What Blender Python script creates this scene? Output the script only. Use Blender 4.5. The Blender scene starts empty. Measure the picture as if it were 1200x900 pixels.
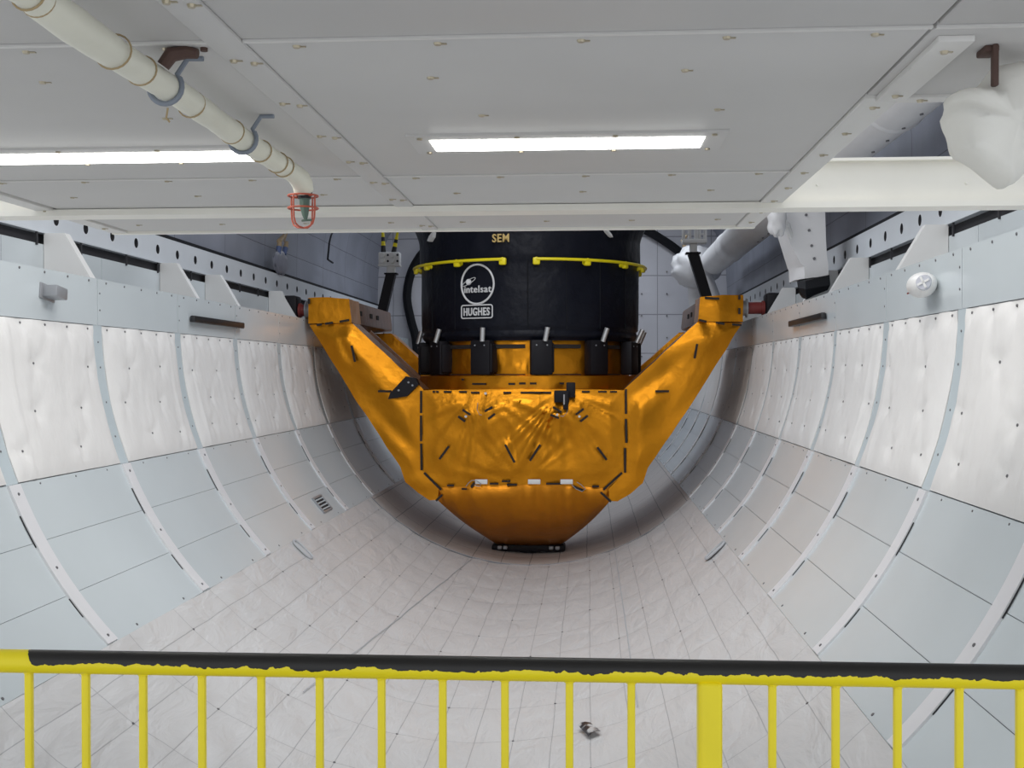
import bpy, bmesh, math, random
from mathutils import Vector, Matrix, noise
random.seed(7)
PI = math.pi
S = bpy.context.scene
COL = S.collection

# ---------------------------------------------------------------- camera, world, lights, exposure
CAM = Vector((0.614, 0.0, -0.319))
FPX, YAW, PIT, ROL = 1350.0, .0669, .0091, -.0013
_r0 = Vector((math.cos(YAW), math.sin(YAW), 0)); _f0 = Vector((-math.sin(YAW), math.cos(YAW), 0)); _z = Vector((0, 0, 1))
FWD = math.cos(PIT)*_f0 - math.sin(PIT)*_z
_u = math.sin(PIT)*_f0 + math.cos(PIT)*_z
RGT = math.cos(ROL)*_r0 + math.sin(ROL)*_u
UPV = -math.sin(ROL)*_r0 + math.cos(ROL)*_u
cd = bpy.data.cameras.new('camera'); cam = bpy.data.objects.new('camera', cd); COL.objects.link(cam)
cd.sensor_width = 36; cd.sensor_fit = 'HORIZONTAL'; cd.lens = FPX/1200*36; cd.clip_start = .02; cd.clip_end = 200
m = Matrix.Identity(4)
for i in range(3):
    m[i][0] = RGT[i]; m[i][1] = UPV[i]; m[i][2] = -FWD[i]; m[i][3] = CAM[i]
cam.matrix_world = m
S.camera = cam

S.view_settings.view_transform = 'Standard'; S.view_settings.look = 'None'
S.view_settings.gamma = 1; S.view_settings.use_curve_mapping = False
S.view_settings.exposure = 0.0
W = bpy.data.worlds.new('world'); S.world = W; W.use_nodes = True
W.node_tree.nodes['Background'].inputs[0].default_value = (.93, .96, 1.0, 1)
W.node_tree.nodes['Background'].inputs[1].default_value = 0.95

def area(name, loc, rot, sx, sy, power, col=(1, 1, 1)):
    l = bpy.data.lights.new(name, 'AREA'); l.shape = 'RECTANGLE'; l.size = sx; l.size_y = sy
    l.energy = power; l.color = col
    o = bpy.data.objects.new(name, l); o.location = loc; o.rotation_euler = rot; COL.objects.link(o)
    return o
# bay floodlights on the door crown above the access platform, and an unseen cool fill added to lift the mid floor and payload
area('flood_light', (-1.0, 4.6, 2.55), (0, -.35, 0), .8, 3.2, 70, (1, .98, .95))
area('flood_light', (1.0, 4.6, 2.55), (0, .35, 0), .8, 3.2, 70, (1, .98, .95))
area('payload_fill', (0, 9.2, 2.7), (0, 0, 0), 2.0, 2.0, 62, (.92, .95, 1))
area('aft_fill', (-1.5, 15.6, 2.45), (0, -.35, 0), .6, 3.5, 30, (.86, .92, 1))  # unseen pair of fills added to brighten the dark aft end
area('aft_fill', (1.5, 15.6, 2.45), (0, .35, 0), .6, 3.5, 46, (.88, .93, 1))
LAMP = 9.0            # radiance of the fluorescent diffusers

# ---------------------------------------------------------------- helpers
def P(px, py, X=None, Y=None, Z=None):
    """point where a photograph ray meets a plane of the place"""
    d = FWD + RGT*((px-600)/FPX) - UPV*((py-450)/FPX)
    if X is not None: t = (X-CAM.x)/d.x
    elif Y is not None: t = (Y-CAM.y)/d.y
    else: t = (Z-CAM.z)/d.z
    return CAM + d*t

class MB:
    def __init__(s): s.v = []; s.f = []; s.mi = []; s.uv = None
    def add(s, vs, fs, mi=0):
        o = len(s.v); s.v += [tuple(p) for p in vs]
        s.f += [tuple(i+o for i in f) for f in fs]; s.mi += [mi]*len(fs); return s
    def box(s, c, d, mi=0, rot=None):
        x, y, z = d[0]/2, d[1]/2, d[2]/2
        vs = [Vector(p) for p in ((-x,-y,-z),(x,-y,-z),(x,y,-z),(-x,y,-z),(-x,-y,z),(x,-y,z),(x,y,z),(-x,y,z))]
        if rot is not None: vs = [rot @ p for p in vs]
        c = Vector(c); vs = [p+c for p in vs]
        return s.add(vs, [(3,2,1,0),(4,5,6,7),(0,1,5,4),(1,2,6,5),(2,3,7,6),(3,0,4,7)], mi)
    def bb(s, x0, x1, y0, y1, z0, z1, mi=0):
        return s.box(((x0+x1)/2, (y0+y1)/2, (z0+z1)/2), (abs(x1-x0), abs(y1-y0), abs(z1-z0)), mi)
    def rbox(s, c, d, r=.004, mi=0, rot=None, seg=2):
        """bevelled box"""
        bm = bmesh.new(); bmesh.ops.create_cube(bm, size=1)
        for v in bm.verts: v.co = Vector((v.co.x*d[0], v.co.y*d[1], v.co.z*d[2]))
        bmesh.ops.bevel(bm, geom=bm.edges[:], offset=min(r, .45*min(d)), segments=seg, affect='EDGES', profile=.5)
        s.bm(bm, mi, Vector(c), rot); return s
    def bm(s, bm, mi=0, c=Vector(), rot=None):
        bm.verts.index_update()
        vs = [(rot @ v.co if rot is not None else v.co)+c for v in bm.verts]
        s.add(vs, [[v.index for v in f.verts] for f in bm.faces], mi); bm.free(); return s
    def tube(s, pts, r, n=10, mi=0, caps=True, closed=False):
        pts = [Vector(p) for p in pts]; N = len(pts)
        rs = r if isinstance(r, (list, tuple)) else [r]*N
        vs = []; fs = []; up = None
        for i, p in enumerate(pts):
            if closed: t = pts[(i+1) % N]-pts[i-1]
            else: t = pts[min(i+1, N-1)]-pts[max(i-1, 0)]
            t.normalize()
            if up is None:
                a = Vector((0, 0, 1)) if abs(t.z) < .9 else Vector((1, 0, 0))
                up = t.cross(a).normalized()
            else:
                up = (up - t*up.dot(t)).normalized()
            w = t.cross(up)
            for k in range(n):
                a = 2*PI*k/n; vs.append(p + (up*math.cos(a)+w*math.sin(a))*rs[i])
        for i in range(N if closed else N-1):
            j = (i+1) % N
            for k in range(n):
                l = (k+1) % n; fs.append((i*n+k, i*n+l, j*n+l, j*n+k))
        if caps and not closed:
            fs.append(tuple(range(n-1, -1, -1))); fs.append(tuple((N-1)*n+k for k in range(n)))
        return s.add(vs, fs, mi)
    def cyl(s, a, b, r, n=16, mi=0, r2=None):
        return s.tube([a, b], [r, r if r2 is None else r2], n, mi)
    def prism(s, poly, y0, y1, mi=0):
        """poly in (x, z) extruded along y"""
        n = len(poly)
        vs = [(x, y0, z) for x, z in poly]+[(x, y1, z) for x, z in poly]
        fs = [tuple(range(n)), tuple(range(2*n-1, n-1, -1))]+[(i, i+n, (i+1) % n+n, (i+1) % n) for i in range(n)]
        return s.add(vs, fs, mi)
    def ell(s, c, r, mi=0, nu=16, nv=10, fn=None, rot=None):
        vs = []; fs = []
        for j in range(nv+1):
            ph = PI*j/nv
            for i in range(nu):
                th = 2*PI*i/nu
                p = Vector((math.sin(ph)*math.cos(th), math.sin(ph)*math.sin(th), math.cos(ph)))
                if fn: p = p*fn(p)
                q = Vector((p.x*r[0], p.y*r[1], p.z*r[2]))
                if rot is not None: q = rot @ q
                vs.append(q+Vector(c))
        for j in range(nv):
            for i in range(nu):
                k = (i+1) % nu; fs.append((j*nu+i, (j+1)*nu+i, (j+1)*nu+k, j*nu+k))
        return s.add(vs, fs, mi)
    def build(s, name, mats, parent=None, smooth=True, ang=35, fix=True):
        me = bpy.data.meshes.new(name); me.from_pydata(s.v, [], s.f); 
        for mm in (mats if isinstance(mats, (list, tuple)) else [mats]): me.materials.append(mm)
        me.polygons.foreach_set('material_index', s.mi)
        if s.uv is not None:
            ul = me.uv_layers.new(name='UVMap')
            for lp in me.loops: ul.data[lp.index].uv = s.uv[lp.vertex_index]
        if fix:
            bm = bmesh.new(); bm.from_mesh(me); bmesh.ops.remove_doubles(bm, verts=bm.verts[:], dist=1e-6) if s.uv is None else None
            bmesh.ops.recalc_face_normals(bm, faces=bm.faces[:]); bm.to_mesh(me); bm.free()
        if smooth:
            me.polygons.foreach_set('use_smooth', [True]*len(me.polygons))
            me.set_sharp_from_angle(angle=math.radians(ang))
        me.update()
        o = bpy.data.objects.new(name, me); COL.objects.link(o)
        if parent: o.parent = parent; o.matrix_parent_inverse = parent.matrix_world.inverted() if False else Matrix.Translation(-Vector(parent.location))
        return o

def build_each(mb, name, mats, parent, **k):
    """every loose piece becomes a part of its own"""
    p = list(range(len(mb.v)))
    def find(i):
        while p[i] != i: p[i] = p[p[i]]; i = p[i]
        return i
    for f in mb.f:
        for i in f[1:]: p[find(i)] = find(f[0])
    groups = {}
    for f, mi in zip(mb.f, mb.mi): groups.setdefault(find(f[0]), []).append((f, mi))
    for g in groups.values():
        ids = sorted({i for f, _ in g for i in f}); mp = {a: b for b, a in enumerate(ids)}
        q = MB(); q.v = [mb.v[i] for i in ids]; q.f = [tuple(mp[i] for i in f) for f, _ in g]; q.mi = [mi for _, mi in g]
        q.build(name, mats, parent, **k)

def tag(o, label=None, cat=None, group=None, kind=None):
    if label: o['label'] = label
    if cat: o['category'] = cat
    if group: o['group'] = group
    if kind: o['kind'] = kind
    return o
def empty(name, loc, label, cat, group=None):
    o = bpy.data.objects.new(name, None); o.location = loc; o.empty_display_size = .1; COL.objects.link(o)
    return tag(o, label, cat, group)
def structure(o): o['kind'] = 'structure'; return o

# ---------------------------------------------------------------- materials
def mat(name, col, rough=.5, metal=0, var=0, vscale=3, bump=0, bscale=20, bdetail=4, stretch=(1, 1, 1), spec=None, emit=0, coords='Object', dist=.02, sheen=0):
    M = bpy.data.materials.new(name); M.use_nodes = True; nt = M.node_tree; N = nt.nodes; L = nt.links
    b = N['Principled BSDF']; c = tuple(col)+(1,)
    b.inputs['Base Color'].default_value = c; b.inputs['Roughness'].default_value = rough; b.inputs['Metallic'].default_value = metal
    if spec is not None: b.inputs['Specular IOR Level'].default_value = spec
    if emit:
        b.inputs['Emission Color'].default_value = c; b.inputs['Emission Strength'].default_value = emit
    if var or bump:
        tc = N.new('ShaderNodeTexCoord'); mp = N.new('ShaderNodeMapping'); mp.inputs['Scale'].default_value = stretch
        L.new(tc.outputs[coords], mp.inputs['Vector'])
    if var:
        n = N.new('ShaderNodeTexNoise'); n.inputs['Scale'].default_value = vscale; n.inputs['Detail'].default_value = 5
        L.new(mp.outputs[0], n.inputs['Vector'])
        r = N.new('ShaderNodeMapRange'); r.inputs['From Min'].default_value = .3; r.inputs['From Max'].default_value = .7
        r.inputs['To Min'].default_value = 1-var; r.inputs['To Max'].default_value = 1+var
        L.new(n.outputs['Fac'], r.inputs['Value'])
        mx = N.new('ShaderNodeMix'); mx.data_type = 'RGBA'; mx.blend_type = 'MULTIPLY'; mx.inputs['Factor'].default_value = 1
        mx.inputs['A'].default_value = c; L.new(r.outputs[0], mx.inputs['B']); L.new(mx.outputs['Result'], b.inputs['Base Color'])
    if bump:
        n2 = N.new('ShaderNodeTexNoise'); n2.inputs['Scale'].default_value = bscale; n2.inputs['Detail'].default_value = bdetail
        L.new(mp.outputs[0], n2.inputs['Vector'])
        bp = N.new('ShaderNodeBump'); bp.inputs['Strength'].default_value = bump; bp.inputs['Distance'].default_value = dist
        L.new(n2.outputs['Fac'], bp.inputs['Height']); L.new(bp.outputs[0], b.inputs['Normal'])
    return M

M = {}
M['blanket'] = mat('white_blanket', (.80, .79, .775), .6, var=.03, vscale=2, bump=.25, bscale=9, stretch=(1, 1.6, 1))
M['panel'] = mat('pale_blue_panel', (.62, .675, .70), .24, var=.03, vscale=1.3, bump=.03, bscale=2.5, bdetail=1)
M['panel_joint'] = mat('pale_blue_joint', (.55, .625, .66), .4, var=.03)
M['strip'] = mat('white_strip', (.74, .74, .76), .45, var=.02)
M['snap'] = mat('grey_snap', (.18, .18, .19), .4, .4)
M['gap'] = mat('dark_gap', (.03, .03, .035), .8)
M['shell'] = mat('grey_shell', (.22, .23, .25), .7)
M['aft_panel'] = mat('aft_panel_beige', (.56, .545, .54), .5, var=.05, vscale=2)
M['door'] = mat('crumpled_grey_cloth', (.22, .23, .28), .4, var=.12, vscale=1.5, bump=.5, bscale=3, bdetail=3, dist=.03)
M['bulkhead'] = mat('bulkhead_blanket', (.50, .51, .56), .55, var=.05, bump=.4, bscale=3, bdetail=3, dist=.03)
M['longeron'] = mat('longeron_paint', (.66, .70, .74), .4, var=.03)
M['black'] = mat('black_paint', (.018, .018, .02), .45)
M['rubber'] = mat('black_rubber', (.010, .011, .014), .6, spec=.2)
M['white'] = mat('white_paint', (.78, .78, .77), .4, var=.02)
M['cream'] = mat('cream_beam_paint', (.90, .88, .81), .4, var=.03, vscale=5)
M['ceil'] = mat('grey_ceiling_panel', (.60, .59, .58), .5, var=.03, vscale=2.2, spec=.3)
M['ceil_edge'] = mat('light_panel_edge', (.72, .71, .69), .45)
M['brass'] = mat('brass_screw', (.45, .40, .30), .35, .8)
M['gold'] = mat('gold_foil', (.72, .30, .010), .33, .8, var=.12, vscale=3, bump=.45, bscale=13, bdetail=5, dist=.010)
M['gold_dark'] = mat('amber_foil', (.62, .22, .010), .40, .7, var=.10, vscale=4, bump=.4, bscale=12, bdetail=5, dist=.010)
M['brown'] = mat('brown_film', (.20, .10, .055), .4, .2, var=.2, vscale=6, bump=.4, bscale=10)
M['tape'] = mat('black_hook_tape', (.02, .015, .012), .8)
M['vinyl'] = mat('black_vinyl', (.006, .007, .013), .42, spec=.2, bump=.7, bscale=4, bdetail=4, dist=.04)
M['blockblack'] = mat('matte_black_block', (.009, .008, .011), .55, spec=.25)
M['letter'] = mat('white_print', (.75, .75, .75), .6)
M['letter_gold'] = mat('tan_print', (.62, .44, .16), .6)
M['yellow'] = mat('yellow_paint', (.94, .78, .010), .38, var=.06, vscale=8)
M['grey'] = mat('grey_metal', (.33, .34, .36), .4, .3)
M['steel'] = mat('steel_pin', (.6, .6, .6), .35, .7)
M['red'] = mat('red_wire', (.45, .09, .05), .5)
M['redring'] = mat('red_trunnion', (.20, .03, .025), .45)
M['green'] = mat('dull_green', (.10, .16, .13), .5)
M['pipewrap'] = mat('cream_tape_wrap', (.80, .79, .68), .45, var=.04, vscale=10, bump=.2, bscale=14, dist=.008)
M['twine'] = mat('tan_twine', (.42, .32, .18), .8)
M['bluegrey'] = mat('blue_grey_clamp', (.22, .25, .30), .5)
M['rust'] = mat('rusty_bracket', (.09, .05, .04), .7)
M['bag'] = mat('cream_cloth', (.95, .94, .88), .6, bump=.3, bscale=20, dist=.01)
M['lens'] = mat('clear_lens', (.55, .56, .62), .15)
M['tube'] = mat('white_cloth_boom', (.74, .74, .75), .55, var=.03, bump=.25, bscale=6)
M['tan'] = mat('tan_connector', (.40, .30, .18), .6)
M['bluecap'] = mat('blue_connector', (.10, .14, .28), .5)
M['crease'] = mat('grey_crease', (.50, .51, .53), .6)
M['floor_plain'] = mat('pale_port_fill', (.60, .60, .60), .5)
M['lamp'] = mat('lit_diffuser', (1.0, 1.0, .95), .5, emit=LAMP)

def foil_mat(name, col, rough, metal):
    """crinkled film: broad sharp creases with a fine weave over them"""
    Mm = mat(name, col, rough, metal, var=.10, vscale=3, bump=.6, bscale=18, bdetail=6, dist=.006)
    nt = Mm.node_tree; N = nt.nodes; L = nt.links; b = N['Principled BSDF']
    old = b.inputs['Normal'].links[0].from_node
    tc = N.new('ShaderNodeTexCoord')
    r = N.new('ShaderNodeTexNoise'); r.noise_type = 'RIDGED_MULTIFRACTAL'; r.inputs['Scale'].default_value = 1.9; r.inputs['Detail'].default_value = 3; r.inputs['Distortion'].default_value = .5
    L.new(tc.outputs['Object'], r.inputs['Vector'])
    bp = N.new('ShaderNodeBump'); bp.inputs['Strength'].default_value = .75; bp.inputs['Distance'].default_value = .045
    L.new(r.outputs['Fac'], bp.inputs['Height']); L.new(bp.outputs[0], old.inputs['Normal'])
    return Mm
M['gold'] = foil_mat('gold_foil', (.61, .235, .008), .30, .85)
M['gold_dark'] = foil_mat('amber_foil', (.64, .23, .010), .33, .8)

def rail_mat():
    """yellow paint worn through to dark metal along the top of the rail"""
    Mm = bpy.data.materials.new('worn_yellow_rail'); Mm.use_nodes = True; nt = Mm.node_tree; N = nt.nodes; L = nt.links
    b = N['Principled BSDF']; b.inputs['Roughness'].default_value = .42
    tc = N.new('ShaderNodeTexCoord'); sp = N.new('ShaderNodeSeparateXYZ'); L.new(tc.outputs['Object'], sp.inputs[0])
    def nz(scale, detail, amp):
        n = N.new('ShaderNodeTexNoise'); n.inputs['Scale'].default_value = scale; n.inputs['Detail'].default_value = detail; L.new(tc.outputs['Object'], n.inputs['Vector'])
        a = N.new('ShaderNodeMath'); a.operation = 'SUBTRACT'; L.new(n.outputs['Fac'], a.inputs[0]); a.inputs[1].default_value = .5
        m_ = N.new('ShaderNodeMath'); m_.operation = 'MULTIPLY'; L.new(a.outputs[0], m_.inputs[0]); m_.inputs[1].default_value = amp; return m_
    def add(x, y):
        a = N.new('ShaderNodeMath'); a.operation = 'ADD'; L.new(x, a.inputs[0])
        if hasattr(y, 'links'): L.new(y, a.inputs[1])
        else: a.inputs[1].default_value = y
        return a.outputs[0]
    h = add(add(sp.outputs['Z'], nz(9, 2, .022).outputs[0]), nz(60, 5, .016).outputs[0])
    # worn zone ends near the left end of the rail
    e = N.new('ShaderNodeMapRange'); e.inputs['From Min'].default_value = -.325; e.inputs['From Max'].default_value = -.30
    e.inputs['To Min'].default_value = -.04; e.inputs['To Max'].default_value = 0; L.new(sp.outputs['X'], e.inputs['Value'])
    h = add(h, e.outputs[0])
    g = N.new('ShaderNodeMath'); g.operation = 'GREATER_THAN'; L.new(h, g.inputs[0]); g.inputs[1].default_value = .0005
    mx = N.new('ShaderNodeMix'); mx.data_type = 'RGBA'; L.new(g.outputs[0], mx.inputs['Factor'])
    mx.inputs['A'].default_value = (.95, .79, .010, 1); mx.inputs['B'].default_value = (.012, .011, .010, 1)
    L.new(mx.outputs['Result'], b.inputs['Base Color'])
    bp = N.new('ShaderNodeBump'); bp.invert = True; bp.inputs['Distance'].default_value = .002; bp.inputs['Strength'].default_value = .6
    L.new(g.outputs[0], bp.inputs['Height']); L.new(bp.outputs[0], b.inputs['Normal'])
    return Mm
M['rail'] = rail_mat()

def grid_mat(name, col, line, su, sv, w, rough, bump, bscale, stretch, u0=0., v0=0., wob=.01, var=.04, bdist=.02):
    """sheet with stitched seams on its own UV metres: u around, v along"""
    Mm = bpy.data.materials.new(name); Mm.use_nodes = True; nt = Mm.node_tree; N = nt.nodes; L = nt.links
    b = N['Principled BSDF']; b.inputs['Roughness'].default_value = rough
    uv = N.new('ShaderNodeUVMap'); sp = N.new('ShaderNodeSeparateXYZ'); L.new(uv.outputs[0], sp.inputs[0])
    nw = N.new('ShaderNodeTexNoise'); nw.inputs['Scale'].default_value = 1.7; L.new(uv.outputs[0], nw.inputs['Vector'])
    def M2(op, a, bb):
        q = N.new('ShaderNodeMath'); q.operation = op
        for i, x in enumerate((a, bb)):
            if x is None: continue
            if hasattr(x, 'links'): L.new(x, q.inputs[i])
            else: q.inputs[i].default_value = x
        return q.outputs[0]
    wv = M2('MULTIPLY', M2('SUBTRACT', nw.outputs['Fac'], .5), wob*2)
    def line_(x, s, off, ww):
        a = M2('DIVIDE', M2('ADD', M2('ADD', x, wv), off), s)
        fr = M2('SUBTRACT', a, M2('FLOOR', a, None)) if False else M2('FRACT', a, None)
        d = M2('ABSOLUTE', M2('SUBTRACT', fr, .5), None)
        dist = M2('MULTIPLY', M2('SUBTRACT', .5, d), s)
        return M2('LESS_THAN', dist, ww)
    lm = M2('MAXIMUM', line_(sp.outputs['X'], su, u0, w), line_(sp.outputs['Y'], sv, v0, w*1.3))
    n = N.new('ShaderNodeTexNoise'); n.inputs['Scale'].default_value = 1.5; n.inputs['Detail'].default_value = 4; L.new(uv.outputs[0], n.inputs['Vector'])
    r = N.new('ShaderNodeMapRange'); r.inputs['From Min'].default_value = .3; r.inputs['From Max'].default_value = .7
    r.inputs['To Min'].default_value = 1-var; r.inputs['To Max'].default_value = 1+var; L.new(n.outputs['Fac'], r.inputs['Value'])
    mu = N.new('ShaderNodeMix'); mu.data_type = 'RGBA'; mu.blend_type = 'MULTIPLY'; mu.inputs['Factor'].default_value = 1
    mu.inputs['A'].default_value = tuple(col)+(1,); L.new(r.outputs[0], mu.inputs['B'])
    mx = N.new('ShaderNodeMix'); mx.data_type = 'RGBA'; L.new(lm, mx.inputs['Factor']); L.new(mu.outputs['Result'], mx.inputs['A'])
    mx.inputs['B'].default_value = tuple(line)+(1,); L.new(mx.outputs['Result'], b.inputs['Base Color'])
    mp = N.new('ShaderNodeMapping'); mp.inputs['Scale'].default_value = stretch; L.new(uv.outputs[0], mp.inputs['Vector'])
    n2 = N.new('ShaderNodeTexNoise'); n2.inputs['Scale'].default_value = bscale; n2.inputs['Detail'].default_value = 4; n2.inputs['Distortion'].default_value = .6
    L.new(mp.outputs[0], n2.inputs['Vector'])
    hh = M2('SUBTRACT', n2.outputs['Fac'], M2('MULTIPLY', lm, .25))
    bp = N.new('ShaderNodeBump'); bp.inputs['Distance'].default_value = bdist; bp.inputs['Strength'].default_value = bump
    L.new(hh, bp.inputs['Height']); L.new(bp.outputs[0], b.inputs['Normal'])
    return Mm
M['floor'] = grid_mat('quilted_floor_blanket', (.64, .635, .635), (.43, .43, .44), .21, .61, .0022, .42, .9, 2.6, (2.8, 1, 1), bdist=.032)
M['aft_grid'] = grid_mat('aft_panel_grid', (.58, .55, .53), (.2, .2, .2), .30, .72, .004, .45, .06, 3, (1, 1, 1), var=.06)
M['door_grid'] = grid_mat('door_liner_grid', (.29, .31, .37), (.12, .12, .14), .34, 1.33, .004, .42, .45, 1.6, (1, 1, 1), wob=.006, var=.14)
M['bulk_grid'] = grid_mat('bulkhead_quilt', (.64, .645, .69), (.33, .33, .37), .85, .62, .006, .5, .3, 1.5, (1, 1, 1), var=.06)

# ---------------------------------------------------------------- the bay: half-cylinder liner, radius 2.3, axis along y
R = 2.3
A_SILL, A_TOP, A_T1, A_T2 = -.244, .030, .378*R, .772*R
RINGS = [5.31+1.33*k for k in range(-2, 10)]      # joint strips
YEND = 18.5
def wp(side, a, y, off=0.):
    """point on the liner: a = arc length below the axis level (negative: straight sill above it)"""
    r = R-off
    if a < 0: return Vector((side*r, y, -a))
    t = a/R
    return Vector((side*r*math.cos(t), y, -r*math.sin(t)))
def patch(mb, side, a0, a1, y0, y1, off, na, ny, thick, mi=0):
    """thin solid sheet following the liner; off(u, v) = how far it stands off the shell"""
    vs = []; fs = []
    fn = off if callable(off) else (lambda u, v: off)
    for i in range(na+1):
        for j in range(ny+1):
            u, v = i/na, j/ny
            vs.append(wp(side, a0+(a1-a0)*u, y0+(y1-y0)*v, fn(u, v)))
    n0 = len(vs)
    for i in range(na):
        for j in range(ny):
            fs.append((i*(ny+1)+j, (i+1)*(ny+1)+j, (i+1)*(ny+1)+j+1, i*(ny+1)+j+1))
    rim = [(0, j) for j in range(ny)]+[(i, ny) for i in range(na)]+[(na, j) for j in range(ny, 0, -1)]+[(i, 0) for i in range(na, 0, -1)]
    idx = [i*(ny+1)+j for i, j in rim]
    back = []
    for i, j in rim:
        u, v = i/na, j/ny
        vs.append(wp(side, a0+(a1-a0)*u, y0+(y1-y0)*v, fn(u, v)-thick)); back.append(len(vs)-1)
    for k in range(len(idx)):
        l = (k+1) % len(idx); fs.append((idx[k], idx[l], back[l], back[k]))
    mb.add(vs, fs, mi)
def stud(mb, side, a, y, off, r, h, mi, n=8):
    c = wp(side, a, y, off); d = (wp(side, a, y, off+.1)-c).normalized()
    mb.cyl(c-d*.002, c+d*h, r, n, mi, r*.75)

walls = {}
for side, nm in ((-1, 'left'), (1, 'right')):
    # shell behind the liner sheets
    mb = MB(); n = 24; arc = [A_SILL+(A_T2+.12-A_SILL)*i/n for i in range(n+1)]
    vs = [wp(side, a, 2.0, 0) for a in arc]+[wp(side, a, YEND, 0) for a in arc]+[wp(side, a, 2.0, -.06) for a in arc]+[wp(side, a, YEND, -.06) for a in arc]
    q = n+1; fs = []
    for i in range(n):
        fs += [(i, i+1, q+i+1, q+i), (2*q+i, 3*q+i, 3*q+i+1, 2*q+i+1), (i, 2*q+i, 2*q+i+1, i+1), (q+i, q+i+1, 3*q+i+1, 3*q+i)]
    fs += [(0, q, 3*q, 2*q), (n, 2*q+n, 3*q+n, q+n)]
    mb.add(vs, fs)
    w = structure(mb.build('wall_'+nm, M['shell'])); walls[side] = w
    rng = random.Random(11 if side < 0 else 23)
    for k in range(len(RINGS)):
        y0 = RINGS[k]; y1 = RINGS[k+1] if k+1 < len(RINGS) else YEND
        near = k < 8
        # flat sill panel
        mb = MB(); g = .004
        patch(mb, side, A_SILL, A_TOP, y0+g, y1-g, .012, 3, 2, .012, 0)
        for j in range(5): stud(mb, side, A_SILL+.018, y0+.12+(y1-y0-.24)*j/4, .012, .008, .004, 1)
        for a in (-.16, -.06): stud(mb, side, a, y0+.03, .012, .007, .003, 1)
        mb.build('sill_panel', [M['panel'], M['snap']], w, ang=25)
        # soft blanket with snaps
        na, ny = (44, 52) if near else (12, 8)
        a0, a1 = A_TOP, A_T1; yb0, yb1 = y0+.062, y1-.062
        snaps = []
        for j in range(5): snaps.append((.03, .06+.88*j/4))
        for r_, ro in enumerate((.30, .58, .82)):
            for cpos in ((.28, .72), (.12, .58), (.35, .86))[(r_+k) % 3]:
                snaps.append((ro+rng.uniform(-.02, .02), cpos+rng.uniform(-.05, .05)))
        sd = rng.uniform(0, 90); la, ly = a1-a0, yb1-yb0
        vf = (.13, .86)[(k+(side > 0)) % 2]
        def off(u, v, snaps=snaps, sd=sd, vf=vf, la=la, ly=ly):
            e = min(u*la, (1-u)*la, v*ly, (1-v)*ly)
            d = .012+.026*(1-math.exp(-e/.07))+.009*math.exp(-(((v-vf)*ly)/.014)**2)
            d += .009*noise.noise((u*la*2.5, v*ly*3.2, sd))+.0035*(1-2*abs(noise.noise((u*la*1.5, v*ly*7+u, sd+5))))
            for su, sv in snaps:
                du, dv = (u-su)*la, (v-sv)*ly; rr = du*du+dv*dv
                if rr < .16:
                    d -= .015*math.exp(-rr/.003)
                    th = math.atan2(dv, du); d += .0032*math.sin(5*th+sd)*math.exp(-rr/.02)*(1-math.exp(-rr/.002))
            return max(d, .008)
        mb = MB(); patch(mb, side, a0+.004, a1-.004, yb0, yb1, off, na, ny, .01, 0)
        for su, sv in snaps: stud(mb, side, a0+la*su, yb0+ly*sv, off(su, sv), .0075, .005, 1)
        mb.build('blanket', [M['blanket'], M['snap']], w, ang=60)
        # narrow pale joint beside the blanket
        mb = MB(); patch(mb, side, A_TOP, A_T1, y0-.058, y0+.058, .010, 16, 1, .01, 0)
        for u in (.12, .3, .55, .8): stud(mb, side, A_TOP+la*u, y0, .010, .007, .003, 1)
        mb.build('joint_strip', [M['panel_joint'], M['snap']], w, ang=60)
        # three hard panels below
        ts = (A_T1, .51*R, .638*R, A_T2)
        for i in range(3):
            mb = MB(); patch(mb, side, ts[i]+.0013, ts[i+1]-.0013, y0+.003, y1-.003, .010+.0012*i, 6, 2, .01, 0)
            if i == 0:
                for u in (.2, .5, .8): stud(mb, side, ts[0]+.02, y0+(y1-y0)*u, .010, .006, .003, 1)
            if i == 2:
                for u in (.25, .75): stud(mb, side, ts[3]-.025, y0+(y1-y0)*u, .010, .009, .006, 1)
            mb.build('liner_panel', [M['panel'], M['snap']], w, ang=60)
        # raised white cover strip with dark gap on its far edge
        mb = MB(); patch(mb, side, A_T1+.006, A_T2-.006, y0-.055, y0+.055, .022, 18, 1, .012, 0)
        patch(mb, side, A_T1+.35*(A_T2-A_T1)*.5, A_T1+.36*(A_T2-A_T1), y0-.0595, y0-.054, .0165, 6, 1, .004, 2)
        patch(mb, side, A_T1+.68*(A_T2-A_T1), A_T1+.8*(A_T2-A_T1), y0-.0595, y0-.054, .0165, 6, 1, .004, 2)
        for u in (.06, .5, .95): stud(mb, side, A_T1+(A_T2-A_T1)*u, y0, .022, .009, .004, 1)
        mb.build('cover_strip', [M['strip'], M['snap'], M['gap']], w, ang=60)

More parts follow.
